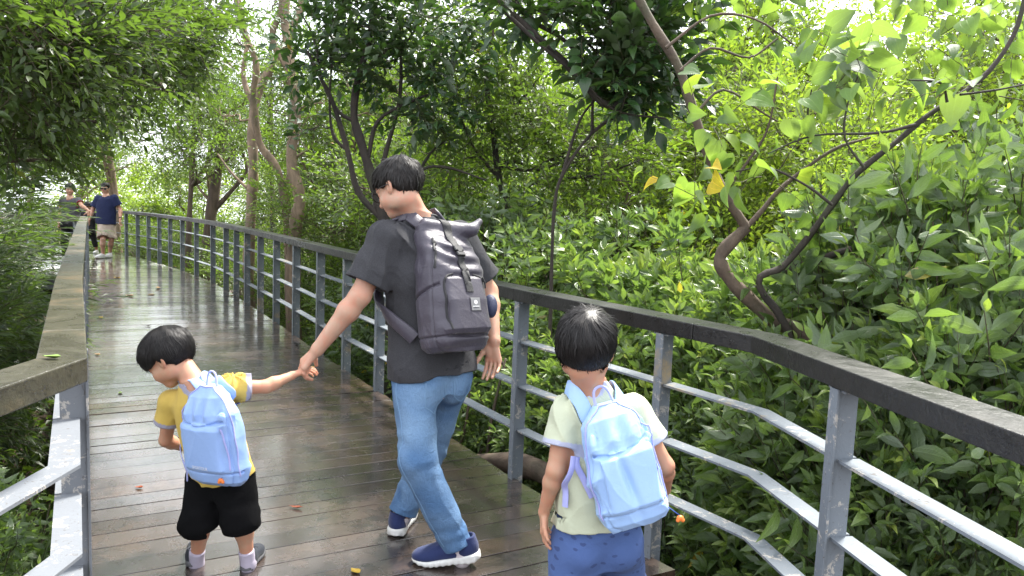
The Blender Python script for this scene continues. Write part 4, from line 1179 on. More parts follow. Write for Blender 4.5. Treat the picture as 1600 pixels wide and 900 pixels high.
def mat_hair(name, col=(0.0055, 0.0045, 0.0045)):
    m = NT(name); t = m.attr('tone')
    c = m.mix(t, tuple(q * .7 for q in col), tuple(q * 2.1 for q in col))
    n = m.noise(m.pos(), 300, 3, .6)
    return m.P(col=c, rough=m.rng(t, 0, 1, .38, .65), spec=.28, nrm=m.bump(n, .3, .002))
def head_field(c, fw, up, s, child):
    y = nrmz(fw); z = nrmz(np.asarray(up) - (np.asarray(up) @ y) * y); x = np.cross(y, z); R = np.stack([x, y, z], 1); c = np.asarray(c, float)
    L = lambda p: c + R @ (np.asarray(p) * s)
    rr = lambda *q: np.array(q) * s
    E = lambda p, r_: ell(L(p), rr(*r_), R)
    fj = .90 if child else 1.0
    parts = [E((0, -.014, .036), (.0765, .096, .086)), (E((0, .020, -.030 * fj), (.062, .072, .070 * fj)), .035 * s), (E((0, .060, -.085 * fj), (.026, .024, .022)), .03 * s),
             (E((0, .050, .045), (.060, .045, .045)), .03 * s)]
    for q in (-1, 1):
        parts.append((E((q * .036, .050, -.034 * fj), (.030, .030 + .004 * child, .032)), .02 * s))
        parts.append((E((q * .05, .0, -.055 * fj), (.022, .035, .03)), .03 * s))
    parts.append((E((0, .080, .020), (.046, .016, .010)), .014 * s))
    nose = (.010, .007) if child else (.016, .009)
    parts.append((cone(L((0, .086, .004)), L((0, .092 + nose[0], -.030 * fj)), .0075 * s, .0115 * s), .012 * s))
    for q in (-1, 1): parts.append((ell(L((q * .011, .092, -.033 * fj)), rr(.008, .010, .007), R), .006 * s))
    base = U(parts)
    sock = U([E((-.031, .103, .003), (.020, .016, .012)), E((.031, .103, .003), (.020, .016, .012))], .005)
    eyes = U([E((-.031, .077, .003), (.0145, .0125, .0115)), E((.031, .077, .003), (.0145, .0125, .0115))], .003)
    lips = U([E((0, .0855, -.054 * fj), (.023, .0105, .0045)), (E((0, .084, -.062 * fj), (.019, .0105, .0055)), .003 * s)], .003)
    def ear(q):
        ez = nrmz(R @ np.array([q * .18, -.22, 1])); ey = nrmz(np.cross(ez, R @ np.array([1, q * .45, 0]))); ex = np.cross(ey, ez); Re = np.stack([ex, ey, ez], 1)
        o = ell(L((q * .080, -.010, -.002)), rr(.0085, .019, .031), Re); i = ell(L((q * .0895, -.006, .002)), rr(.007, .0125, .022), Re)
        return lambda P: smax(o(P), -i(P), .004 * s)
    e1, e2 = ear(-1), ear(1)
    def f(P):
        d = smax(base(P), -sock(P), .010 * s); d = smin(d, eyes(P), .003 * s); d = smin(d, lips(P), .006 * s)
        return smin(smin(d, e1(P), .005 * s), e2(P), .005 * s)
    brow = U([cone(L((q * .016, .094, .0185)), L((q * .046, .082, .0215)), .0035 * s, .0028 * s) for q in (-1, 1)], .002)
    lash = U([cone(L((q * .018, .090, .0015)), L((q * .044, .083, .0015)), .0018 * s, .0018 * s) for q in (-1, 1)], .002)
    return dict(f=f, L=L, R=R, c=c, s=s, lips=lips, brow=lambda P: np.minimum(brow(P), lash(P)))
def hair_field(hd, style):
    c, R, s = hd['c'], hd['R'], hd['s']
    th = style.get('th', .012)
    e = ell(hd['L']((0, -.014, .036 + style.get('lift', .004))), np.array((.0775 + th, .097 + th, .087 + th)) * s, R)
    e2 = ell(hd['L']((0, .030, .060)), np.array((.066 + th, .062 + th, .052 + th)) * s, R)
    ys, zs = style['line']
    w = waves(style.get('seed', 3), 6, 30, 90)
    def f(P):
        q = (P - c) @ R / s; d = smin(e(P), e2(P), .02 * s)
        zl = np.interp(q[:, 1] + .004 * w(P), ys, zs) + .004 * w(P * 1.7)
        return smax(d + style.get('rough', .0016) * w(P * 2) * np.clip((q[:, 2] + .02) / .05, .2, 1), (zl - q[:, 2]) * s * .8, .012 * s)
    return f
def hair_strands(hd, hf, style, n, seed, whorl=(0.012, -.055, .115)):
    r = np.random.default_rng(seed); c, R, s = hd['c'], hd['R'], hd['s']; W = np.array(whorl)
    cen = np.array([0, -.008, .03])
    d = sph(r, n * 2); d = d[d[:, 2] > -.65][:n]; P = cen + d * .11; P = P[np.linalg.norm(P - W, axis=1) > .016]; P = (R @ (P * s).T).T + c
    P, g = project(hf, P, .0005, 4)
    ys, zs = style['line']; paths = [P.copy()]; ns = [g.copy()]
    step = style.get('step', .0085) * s; Ww = hd['L'](W); wv = waves(seed, 5, 14, 40)
    lf0 = r.random(len(P)) ** 1.5 * np.where(r.random(len(P)) < .06, 3.2, 1)
    for k in range(6):
        t = P - Ww; t -= (t * g).sum(1)[:, None] * g; t /= np.linalg.norm(t, axis=1, keepdims=True) + 1e-6
        grav = np.tile(style.get('pull', -R[:, 2]), (len(P), 1)) * .35; grav -= (grav * g).sum(1)[:, None] * g
        sw = np.cross(g, t) * (.40 * wv(P) + .25 * r.normal(size=len(P)))[:, None]
        P = P + step * (t + grav + sw) / 1.15
        lift = .0008 + style.get('lf', .0022) * lf0 * k / 3
        P2, g = project(hf, P, 0, 1)
        q = (P2 - c) @ R / s; below = q[:, 2] < np.interp(q[:, 1], ys, zs) + .004
        P = np.where(below[:, None], P, P2 + g * lift[:, None]); paths.append(P.copy()); ns.append(g.copy())
    paths = np.stack(paths, 1); ns = np.stack(ns, 1); m_ = paths.shape[1]
    q = (paths[:, -1] - c) @ R / s; ok = q[:, 2] > np.interp(q[:, 1], ys, zs) - style.get('hang', .016)
    paths, ns = paths[ok], ns[ok]
    t = np.gradient(paths, axis=1); sd = np.cross(t, ns); sd /= np.linalg.norm(sd, axis=2, keepdims=True) + 1e-9
    wd = (np.array([.55, 1, 1, .95, .8, .5, .08]) * style.get('sw', .0016) * s)[None, :, None] * r.uniform(.6, 1.4, (len(paths), 1, 1))
    V = np.stack([paths - sd * wd, paths + ns * .0006, paths + sd * wd], 2).reshape(-1, 3)
    b = (np.arange(len(paths)) * m_ * 3)[:, None, None]; i = (np.arange(m_ - 1) * 3)[None, :, None]; F = []
    for k in (0, 1): F.append(np.concatenate([b + i + k, b + i + k + 1, b + i + k + 4, b + i + k + 3], 2).reshape(-1, 4))
    tone = np.repeat(r.random(len(paths)), m_ * 3)
    return V, np.concatenate(F), tone
def build_hair(hd, style, parent, mat, n, h, seed, name='hair'):
    hf = hair_field(hd, style); c = hd['c']; V, F = surface(hf, c - .2 * hd['s'], c + .2 * hd['s'], h)
    V2, F2, t2 = hair_strands(hd, hf, style, n, seed)
    V_ = np.vstack([V, V2]); F_ = np.vstack([F, F2 + len(V)]); t = np.r_[np.full(len(V), .15), t2]
    link(name, np_mesh(name, V_, F_, None, {'tone': t}), parent, [mat]); return hf
def hand_parts(w, d, n, T, s, curls, spread=.06, thumb=(.75, .55, .35), tc=.35):
    """w wrist, d finger direction, n palm-facing direction, T toward the thumb"""
    d = nrmz(d); n = nrmz(n - (n @ d) * d); T = nrmz(T - (T @ d) * d - (T @ n) * n); fs = []
    palm = U([cone(w, w + (d * .088 + T * o) * s, .0165 * s, .0125 * s) for o in (.029, .011, -.008, -.025)], .012 * s)
    fs.append((palm, .014 * s)); fs.append((ell(w + (d * .040 + T * .022 + n * .010) * s, np.array([.017, .032, .015]) * s, np.stack([T, d, n], 1)), .012 * s))
    LN = [(.041, .025, .021), (.045, .029, .022), (.041, .027, .021), (.032, .020, .019)]
    tips = []
    for k, (o, L3) in enumerate(zip((.030, .0105, -.009, -.027), LN)):
        p = w + (d * (.090 - .004 * (k == 3) - .002 * k) + T * o) * s; dd = nrmz(d + T * spread * (1.5 - k)); a = curls[k] if np.ndim(curls) else curls
        rad = (.0092, .0084, .0078, .0068) if k < 3 else (.0080, .0073, .0067, .006)
        ax = np.cross(dd, n)
        for j, l in enumerate(L3):
            dd = rotm(ax, a * (.8, 1.15, .75)[j]) @ dd; q = p + dd * l * s; fs.append((cone(p, q, rad[j] * s, rad[j + 1] * s), .0045 * s if j else .006 * s)); p = q
        tips.append(p)
    p = w + (d * .022 + T * .024 + n * .006) * s; dd = nrmz(T * thumb[0] + d * thumb[1] + n * thumb[2])
    for j, (l, r0, r1) in enumerate(((.043, .014, .0105), (.033, .0105, .009), (.026, .009, .0075))):
        q = p + dd * l * s; fs.append((cone(p, q, r0 * s, r1 * s), .008 * s)); p = q; dd = rotm(np.cross(dd, nrmz(d * .4 + n * .6 - T * .3)), tc) @ dd
    return fs
def shoe(parent, ankle, heel_ground, toe_dir, up, s, mu, ms, h=.005, name='shoe'):
    """heel_ground: point under the heel"""
    y = nrmz(toe_dir); z = nrmz(np.asarray(up) - (np.asarray(up) @ y) * y); x = np.cross(y, z); R = np.stack([x, y, z], 1); o = np.asarray(heel_ground, float)
    L = lambda p: o + R @ (np.asarray(p) * s)
    E = lambda p, r_: ell(L(p), np.array(r_) * s, R)
    body = U([E((0, .045, .052), (.036, .046, .050)), (E((0, .12, .045), (.041, .085, .042)), .03), (E((.0, .205, .036), (.045, .060, .030)), .03), (cone(L((0, .05, .06)), L((0, .045, .112)), .036 * s, .034 * s), .02)])
    w = waves(4, 5, 30, 80)
    coll = cone(L((0, .05, .085)), L((0, .04, .16)), .028 * s, .032 * s)
    tongue = rbox(L((0, .095, .098)), np.array((.024, .030, .008)) * s, R @ rotm((1, 0, 0), .5), .006 * s)
    laces = U([cone(L((-.022, yy, zz)), L((.022, yy + .012, zz)), .004 * s, .004 * s) for yy, zz in ((.115, .092), (.135, .084), (.155, .075))], .003)
    def f(P):
        q = (P - o) @ R / s
        d = smin(body(P), tongue(P), .01 * s) + .0012 * w(P); d = smax(d, (.022 - q[:, 2]) * s, .004); d = smax(d, (q[:, 2] - .104 - .1 * np.clip(.03 - q[:, 1], -.05, .03)) * s, .006)
        return smin(smax(d, -coll(P), .006), laces(P), .003)
    def fs(P):
        q = (P - o) @ R / s
        wdt = np.interp(q[:, 1], [-.01, .03, .1, .18, .23, .27], [.030, .040, .040, .050, .046, .025])
        dx = (np.abs(q[:, 0] + .004 * np.sin(q[:, 1] * 14)) - wdt) * s; dy = np.maximum(-.004 - q[:, 1], q[:, 1] - .268) * s
        top = np.interp(q[:, 1], [0, .05, .12, .2, .27], [.040, .036, .028, .024, .034]); bot = np.interp(q[:, 1], [0, .03, .1, .2, .27], [.008, .001, .003, .001, .018])
        dz = np.maximum(q[:, 2] - top, bot - q[:, 2]) * s
        g = smax(smax(dx, dy, .03 * s), dz, .010 * s); return g + .0012 * s * np.sin(q[:, 1] * 260) * (q[:, 2] < .02)
    c = L((0, .13, .06)); r_ = np.array([.2] * 3) * s
    u = shell_mesh(name, f, c - r_, c + r_, h, mu, parent); shell_mesh('sole', fs, c - r_, c + r_, h, ms, u)
    return u
def bbox(pts, pad): pts = np.array(pts); return pts.min(0) - pad, pts.max(0) + pad
class Person: pass
def build_person(label, J, S, head, girth, hair, mats, group=None, h=.006, hh=.0028, hands=None, shirt=None, pants=None, neck_r=.056, strands=3500, child=False, loc=None, body_t=None, headcover=None, arms=None):
    """J joints in metres; S overall scale of limb thickness"""
    p = Person(); p.J = J; base = loc if loc is not None else (J['pelvis'][0], J['pelvis'][1], 0)
    e = empty('person', base, label, 'person', group); p.root = e; p.S = S
    hd = head_field(*head, child); p.hd = hd
    shx = nrmz(J['shR'] - J['shL']); hpx = nrmz(J['hipR'] - J['hipL']); p.shx = shx
    chest = (J['shL'] + J['shR']) / 2; pel = J['pelvis']
    C = [pel - nrmz(chest - pel) * .06 * S, pel + (chest - pel) * .30, pel + (chest - pel) * .68, pel + (chest - pel) * .92, J['neck'] * .75 + chest * .25, J['neck']]
    X = [hpx, hpx * .6 + shx * .4, shx, shx, shx, shx]
    g = girth
    A = np.array([.125, .135, .155, .155, .090, .058]) * g; B = np.array([.080, .092, .105, .090, .060, .052]) * g
    tors = loft(C, X, A, B, 2.2, (.03, .01)); p.C, p.X = C, X
    top = hd['L']((0, -.028, -.055)); am = arms or (1.0, 1.0)
    fs = [tors, (cone(J['neck'] - nrmz(top - J['neck']) * .03, top, neck_r * S * 1.08, neck_r * S), .035 * S)]
    for q in 'LR':
        sh, el, wr = J['sh' + q], J['el' + q], J['wr' + q]; m1 = el * .72 + wr * .28
        fs += [(cone(sh, el, .052 * S * am[0], .040 * S * am[0]), .04 * S), (cone(el, m1, .041 * S * am[1], .043 * S * am[1]), .02 * S), (cone(m1, wr, .041 * S * am[1], .0265 * S * am[1]), .02 * S)]
        hp, kn, an = J['hip' + q], J['kn' + q], J['an' + q]; m2 = kn * .68 + an * .32 + (kn - an) * 0; back = nrmz(np.cross(hpx, kn - an)) * -.015 * S
        if back @ nrmz(np.cross(hpx, chest - pel)) > 0: pass
        fs += [(cone(hp, kn, .070 * S, .050 * S), .04 * S), (cone(kn, m2 + back, .052 * S, .054 * S), .03 * S), (cone(m2 + back, an, .053 * S, .034 * S), .03 * S)]
    body = U(fs, .03 * S)
    hf_ = []
    for q in 'LR':
        if hands and q in hands: hf_.append(hand_parts(J['wr' + q], *hands[q]))
    handU = U([x for hp_ in hf_ for x in hp_], .006) if hf_ else None
    HC = [J['wr' + q] + nrmz(hands[q][0]) * .07 * S for q in 'LR' if hands and q in hands]
    def full(P):
        d = smin(body(P), hd['f'](P), .022 * S)
        return smin(d, handU(P), .014 * S) if handU is not None else d
    p.body = full
    # one continuous skin, meshed coarse on the trunk and fine on head and hands
    Vs, Fs, n = [], [], 0
    lo, hi = bbox([J[k] for k in J] + HC, .13 * S)
    hi[2] = min(hi[2], hd['c'][2] - .02)
    fine = [(hd['c'], .165 * head[3])] + [(c_, .125 * S) for c_ in HC]
    fb = [(np.array(c_) - r_, np.array(c_) + r_) for c_, r_ in fine]
    def cheb(V, c_, r_): return (np.abs(V - c_) < r_).all(1)
    def bodyf(P): return full(P)
    V, F = surface(bodyf, lo, np.maximum(hi, hd['c'] + 0.0), h)
    inside = np.zeros(len(V), bool)
    for c_, r_ in fine: inside |= cheb(V, c_, r_ - h * .6)
    F = F[~inside[F].all(1)]; Vs.append(V); Fs.append(F); n = len(V)
    for c_, r_ in fine:
        V, F = surface(full, np.array(c_) - r_ - hh * 4, np.array(c_) + r_ + hh * 4, hh if r_ > .1 * S else hh)
        k = cheb(V, c_, r_); F = F[k[F].any(1)]; Vs.append(V); Fs.append(F + n); n += len(V)
    V = np.concatenate(Vs); F = np.concatenate(Fs)
    if body_t is not None: pass
    us = np.unique(F); mp = np.full(len(V), -1); mp[us] = np.arange(len(us)); V = V[us]; F = mp[F]
    sc = hd['s']
    at_ = {'lip': np.clip(1 - hd['lips'](V) / (.0035 * sc), 0, 1), 'brow': np.clip(1 - hd['brow'](V) / (.0022 * sc), 0, 1)}
    p.bodyobj = link('body', np_mesh('body', V, F, None, at_), e, [mats['skin']])
    if hair: p.hf = build_hair(hd, hair, e, mats['hair'], strands, .004 if h < .01 else .008, 17)
    return p
# ------------------------------------------------------------------ clothing builders
def build_shirt(p, mat, A, B, frac, sr, seed, h, hem=.10, trim=False, wr=.004, parent=None, name='shirt', neck_w=.062, collar=.012, folds_=(), slen=None, pw=2.25, tw=None):
    J, S = p.J, p.S; chest = (J['shL'] + J['shR']) / 2; pel = J['pelvis']; up = nrmz(chest - pel)
    C = [pel - up * hem, pel + (chest - pel) * .25, pel + (chest - pel) * .68, pel + (chest - pel) * .95, J['neck'] * .6 + chest * .4, J['neck'] + up * .012]
    hpx = nrmz(J['hipR'] - J['hipL']); X = [hpx * .5 + p.shx * .5, p.shx * .8 + hpx * .2, p.shx, p.shx, p.shx, p.shx]
    tors = loft(C, X, A, B, pw, (0, .0)); fs = [tors]; ends = []; slv = []; wall = max(.0095, 1.7 * h)
    for q in 'LR':
        sh, el = J['sh' + q], J['el' + q]; d = nrmz(el - sh); L = np.linalg.norm(el - sh) * frac; E = sh + d * L
        i0 = sh + (chest - sh) * .22; ends.append((sh, E, d, L)); fs.append((cone(i0, sh, sr[0] * .95, sr[0]), .04 * S)); slv.append((cone(sh, E + d * .05, sr[0], sr[1] * 1.02), cone(E - d * .04 * S, E + d * .06, sr[0] + (sr[1] * 1.02 - sr[0]) * (L - .04 * S) / (L + .05) - wall, sr[0] + (sr[1] * 1.02 - sr[0]) * 1.06 - wall), E, d))
    w = waves(seed, 9, 7, 34, 1.6); w2 = waves(seed + 1, 7, 22, 70, 2.2); cw = creases(seed + 3, 9 / max(S, .62), 4, 20 / max(S, .62))
    base0 = U(fs); base = U(fs + [(x_[0], .035 * S) for x_ in slv]); necktop = p.hd['L']((0, -.028, -.055)); nk = cone(J['neck'] - nrmz(necktop - J['neck']) * .035 * S, necktop, neck_w, neck_w * .93)
    hemd = nrmz(pel - chest)
    def f(P):
        d = base0(P)
        disp = wr * .8 * w(P) + wr * .25 * w2(P) + wr * .75 * cw(P)
        for fo, am in folds_: disp = disp + am * fo(P)
        ii = loft([C[0] - up * .06, C[0] + up * .05], [X[0], X[0]], np.array([A[0], A[0] * .98]) - wall, np.array([B[0], B[0] * .98]) - wall, pw, (.05, 0))
        d = smax(d - disp, (P - C[0]) @ hemd + .008 * w(P * .6), .004); d = smax(d, -(ii(P) - disp), .004)
        for g0, g1, E, dd in slv:
            e = smax(g0(P) - disp, (P - E) @ dd + .004 * w(P * .7), .003)
            d = smin(d, e, .03 * S)
        for g0, g1, E, dd in slv: d = smax(d, -(g1(P) - disp), .004)
        return smax(d, -(nk(P)), .006)
    pts = [C[0], C[-1]] + [x for e_ in ends for x in (e_[0], e_[1])]
    lo, hi = bbox(pts, max(A[0], .0) + .08)
    at_ = {}
    if trim:
        def tr(V):
            t = np.zeros(len(V))
            for sh, E, dd, L in ends:
                cut = (V - E) @ dd; rr_ = np.linalg.norm((V - E) - cut[:, None] * dd, axis=1)
                t = np.maximum(t, ((cut > -.017) & (cut < .02) & (rr_ < sr[1] * 1.5)).astype(float))
            dn = nk(V); upn = (V - J['neck']) @ nrmz(necktop - J['neck'])
            return np.maximum(t, ((dn < collar) & (upn > -.07)).astype(float))
        at_['trim'] = tr
    o = shell_mesh(name, f, lo, hi, h, mat, parent or p.root, at_)
    return (lambda P: base(P) - wr * w(P)), o
def build_pants(p, mat, wA, wB, legr, frac, seed, h, name='trousers', wr=.005, top=.06, crease=.006, k=.035):
    J, S = p.J, p.S; pel = J['pelvis']; chest = (J['shL'] + J['shR']) / 2; up = nrmz(chest - pel); hpx = nrmz(J['hipR'] - J['hipL'])
    hipm = (J['hipL'] + J['hipR']) / 2
    tors = loft([hipm - up * .05 * S, hipm + up * .03 * S, pel + up * top], [hpx] * 3, [wA * 1.0, wA * 1.03, wA * .93], [wB, wB * 1.06, wB * .92], 2.2, (.02, 0))
    fs = [tors]; ends = []
    fw = np.cross(up, hpx)
    for q in (-1, 1): fs.append((ell(hipm + hpx * q * wA * .45 - fw * wB * .35 - up * .02 * S, (wA * .52, wB * .80, .10 * S), np.stack([hpx, fw, up], 1)), .03 * S))
    for q in 'LR':
        hp, kn, an = J['hip' + q], J['kn' + q], J['an' + q]
        fs.append((cone(hp, kn, legr[0], legr[1]), .04 * S))
        L1 = np.linalg.norm(kn - hp); L2 = np.linalg.norm(an - kn)
        tt = frac * (L1 + L2)
        if tt > L1: d = nrmz(an - kn); E = kn + d * (tt - L1); fs.append((cone(kn, E + d * .04, legr[1], legr[2]), .03 * S))
        else: d = nrmz(kn - hp); E = hp + d * tt; fs[-1] = (cone(hp, E + d * .04, legr[0], legr[2]), k * S)
        ends.append((E, d, kn))
    w = waves(seed, 9, 8, 34); w2 = waves(seed + 2, 8, 28, 90); base = U(fs); cw = creases(seed + 3, 8 / max(S, .62), 4, 20 / max(S, .62))
    def f(P):
        dsp = wr * .7 * w(P) + wr * .3 * w2(P) + wr * .7 * cw(P)
        for (E, dd, kn) in ends:
            z = (P - E) @ dd; q = np.linalg.norm((P - E) - z[:, None] * dd, axis=1); kz = np.linalg.norm(P - kn, axis=1); m_ = np.clip(2 - q / legr[2], 0, 1)
            dsp = dsp + m_ * (crease * np.exp(-((z + .07) / .08) ** 2) * np.sin(z * 75 + 7 * w(P * .8)) * (.5 + .5 * w(P * .5 + 3)) + crease * .7 * np.exp(-(kz / .11) ** 2) * np.sin(((P - kn) @ dd) * 60 + 8 * w(P * .9)) * (.5 + .5 * w(P * .6)))
        d = base(P) - dsp
        for (E, dd, kn) in ends:
            # stacked creases at the hem and behind the knee
            z = (P - E) @ dd; q = np.linalg.norm((P - E) - z[:, None] * dd, axis=1)
            cut = z + .004 * w(P); rr_ = legr[2] * 1.7
            d = np.where((q < rr_) & (z > -.25 * S), smax(d, cut, .003), d)
            d = smax(d, -(cone(E - dd * .02 * S, E + dd * .06, legr[2] - .013, legr[2] - .008)(P) - dsp), .004)
        return smax(d, (P - pel - up * top) @ up, .004)
    lo, hi = bbox([pel + up * top] + [e_[0] for e_ in ends] + [J['hipL'], J['hipR'], J['knL'], J['knR']], legr[0] + .10)
    def fade(V):
        t = np.zeros(len(V))
        for q in 'LR':
            hp, kn, an = J['hip' + q], J['kn' + q], J['an' + q]
            a = hp * .35 + kn * .65; t = np.maximum(t, np.exp(-(np.linalg.norm((V - a) / [1, 1, 1.6], axis=1) / .13) ** 2))
            a = kn * .5 + an * .5; t = np.maximum(t, .6 * np.exp(-(np.linalg.norm((V - a) / [1, 1, 1.8], axis=1) / .10) ** 2))
        a = pel - fw * wB; t = np.maximum(t, .7 * np.exp(-(np.linalg.norm(V - a, axis=1) / .12) ** 2))
        return np.clip(t + .25 * w2(V), 0, 1)
    o = shell_mesh(name, f, lo, hi, h, mat, p.root, {'fade': fade})
    return f, o
def sock(p, q, frac, r0, mat, h, toe=None):
    J = p.J; kn, an = J['kn' + q], J['an' + q]; a = an + (kn - an) * frac
    w = waves(9, 5, 40, 90); f0 = U([cone(a, an, r0 * 1.02, r0), (cone(an, an - np.array([0, 0, .012]), r0 * 1.0, r0 * 1.0), .01)])
    d = nrmz(kn - an)
    f = lambda P: smax(f0(P) - .0015 * w(P), (P - a) @ d, .004)
    lo, hi = bbox([a, an - np.array([0, 0, .04])], r0 + .04); shell_mesh('sock', f, lo, hi, h, mat, p.root)

class Pack:
    """backpack frame: o = bottom centre, x = right, z = up, y = outward (away from the wearer's back)"""
    def __init__(s, o, up, out):
        s.o = np.asarray(o, float); z = nrmz(up); y = nrmz(np.asarray(out) - (np.asarray(out) @ z) * z); s.R = np.stack([np.cross(y, z), y, z], 1)
    def L(s, *p): return s.o + s.R @ np.array(p, float)
    def loc(s, P): return (P - s.o) @ s.R
    def loft(s, st, pw=3.0, ends=(0, 0)):
        """st rows: z, y centre, half width, half depth, x shift"""
        st = np.array([tuple(r_) + (0,) * (5 - len(r_)) for r_ in st], float)
        z, yc, A, B, xs = st.T
        def f(P):
            q = s.loc(P); t = np.clip(q[:, 2], z[0], z[-1]); a = np.interp(t, z, A); b = np.interp(t, z, B)
            u = np.abs(q[:, 0] - np.interp(t, z, xs)) / a; v = np.abs(q[:, 1] - np.interp(t, z, yc)) / b
            r_ = (u ** pw + v ** pw) ** (1 / pw); return np.maximum((r_ - 1) * np.minimum(a, b) * .85, np.maximum(q[:, 2] - z[-1] - ends[1], z[0] - ends[0] - q[:, 2]))
        return f
def line_on(name, pk, f, pts, width, thick, mat, parent, off=.001, m=8):
    """ribbon laid on the outer face of a pack, given (x, z) or (x, y, z) in pack space"""
    P = smooth_path(np.array([pk.L(*(q if len(q) == 3 else (q[0], .2, q[1]))) for q in pts]), m)
    if len(pts[0]) == 2:                                  # drop straight in along -y until the surface
        yv = pk.R[:, 1]
        for _ in range(40): v = f(P); P = P - yv * np.clip(v, -.02, .02)[:, None] * .8
    q, g = project(f, P, off, 4); g[1:-1] = (g[:-2] + g[1:-1] + g[2:]) / 3
    V, F = ribbon(q, g, width, thick); return link(name, np_mesh(name, V, F), parent, [mat])
def text_mesh(name, txt, pk, f, x, z, size, mat, parent, off=.0015, rot=0.0):
    cu = bpy.data.curves.new(name, 'FONT'); cu.body = txt; cu.size = size; cu.align_x = 'CENTER'; cu.align_y = 'CENTER'; cu.extrude = 0
    to = bpy.data.objects.new(name + '_tmp', cu); COL.objects.link(to); dg = bpy.context.evaluated_depsgraph_get(); dg.update()
    me = bpy.data.meshes.new_from_object(to.evaluated_get(dg)); bpy.data.objects.remove(to)
    co = np.array([v.co[:] for v in me.vertices]); 
    if not len(co): return
    c, s_ = math.cos(rot), math.sin(rot); X_ = -(co[:, 0] * c - co[:, 1] * s_) * -1; Z_ = co[:, 0] * s_ + co[:, 1] * c
    P = np.array([pk.L(a, .2, b) for a, b in zip(-(-X_) * FLIP + x, Z_ + z)])
    yv = pk.R[:, 1]
    for _ in range(40): v = f(P); P = P - yv * np.clip(v, -.02, .02)[:, None] * .8
    q, g = project(f, P, off, 3)
    for v, w in zip(me.vertices, q): v.co = w
    return link(name, me, parent, [mat])
FLIP = -1   # pack x runs to the wearer's left when seen from behind

H = .005
SK_A = mat_skin('skin_adult', (0.44, 0.285, 0.205)); SK_C = mat_skin('skin_child', (0.42, 0.255, 0.168))
HAIR = mat_hair('black_hair'); HAIR2 = mat_hair('dark_brown_hair', (0.0075, 0.006, 0.0055))
def V3(*a): return np.array(a, float)

# ------------------------------------------------------------------ the man with the dark backpack
J = dict(pelvis=at(674, 588, 3.16), neck=at(652, 340, 3.17), shL=at(604, 373, 3.04), shR=at(716, 372, 3.30), elL=at(563, 462, 2.98), wrL=at(497, 545, 2.99), elR=at(763, 455, 3.36), wrR=at(772, 532, 3.24),
         hipL=at(648, 592, 3.09), hipR=at(702, 588, 3.22), knL=at(652, 718, 2.97), anL=at(722, 868, 2.99), knR=at(672, 700, 3.32), anR=at(622, 816, 3.27))
mm = dict(skin=SK_A, hair=HAIR2)
hc = at(624, 296, 3.14)
hfw = nrmz(V3(-.80, .42, -.42)); hup = V3(-.30, .25, .92)
handL = (V3(-.62, .05, -.72), V3(.55, .45, -.55), V3(-.45, .55, .35), 1.0, [.55, .62, .66, .6], .05, (.5, .6, .5), .3)
handR = (V3(.03, -.05, -1), V3(-.35, -.90, .0), V3(-.9, .3, -.1), .98, [.28, .34, .36, .40], .07, (.55, .8, .25), .15)
hs_m = dict(th=.009, lift=.005, rough=.0035, line=([-.12, -.08, -.05, -.025, -.005, .02, .05, .075, .1], [-.072, -.068, -.052, -.010, .024, .010, .018, .034, .036]), seed=5, hang=.012, sw=.0022, lf=.004)
man = build_person('man in charcoal T-shirt and blue jeans holding the hand of the small boy', J, 1.0, (hc, hfw, hup, .98), .95, hs_m, mm, h=.006, hh=.0028,
                   hands={'L': handL, 'R': handR}, neck_r=.048, strands=5200, arms=(1.0, 1.0))
M_TEE = mat_cloth('charcoal_heather_jersey', (0.033, 0.033, 0.037), heather=.35, amp=.15, spec=.12)
fo = folds(J['shL'] * .6 + J['neck'] * .4, V3(.3, .3, -1), 5, 3, .16), folds(J['elL'] * .5 + J['shL'] * .5, J['elL'] - J['shL'], 4, 8, .10)
shirt_f, _ = build_shirt(man, M_TEE, np.array([.205, .190, .192, .178, .100, .060]), np.array([.155, .135, .125, .110, .075, .058]), .78, (.070, .090), 21, .005, hem=-.010,
                         wr=.0085, neck_w=.063, folds_=[(fo[0], .009), (fo[1], .008)])
M_JEAN = mat_cloth('light_blue_denim', (0.055, 0.135, 0.285), amp=.2, fade=(0.25, 0.39, 0.57), bump=.6, rough=.8)
jean_f, jo = build_pants(man, M_JEAN, .160, .110, (.095, .077, .066), .935, 31, .005, wr=.0065, top=.05, crease=.009)
M_SEAML = mat_simple('denim_seam_light', (0.16, 0.28, 0.44), .8)
# seams and back pockets of the jeans
hx = nrmz(J['hipR'] - J['hipL']); bk = nrmz(np.cross(hx, V3(0, 0, 1)))
if bk[1] > 0: bk = -bk
for q, sg in (('L', -1), ('R', 1)):
    o = [J['hip' + q] + hx * sg * .15 + V3(0, 0, .03), J['hip' + q] * .5 + J['kn' + q] * .5 + hx * sg * .14, J['kn' + q] + hx * sg * .12, J['kn' + q] * .5 + J['an' + q] * .5 + hx * sg * .11, J['an' + q] * .9 + J['kn' + q] * .1 + hx * sg * .1]
    strap_on('seam', jean_f, o, .0035, .0015, M_SEAML, jo, .0008, 10, True, 2)
    c = J['pelvis'] + hx * sg * .075 + bk * .14 + V3(0, 0, -.045)
    pk_ = [c + hx * a + V3(0, 0, b) for a, b in ((-.055, .05), (-.055, -.05), (0, -.082), (.055, -.05), (.055, .05))]
    P = []; 
    for a, b in zip(pk_[:-1], pk_[1:]): P += [a + (b - a) * t for t in (0, .33, .66)]
    P.append(pk_[-1]); q_, g_ = project(jean_f, np.array(P), .0012, 8); Vv, Ff = ribbon(q_, g_, .004, .0015); link('pocket_seam', np_mesh('pocket_seam', Vv, Ff), jo, [M_SEAML])
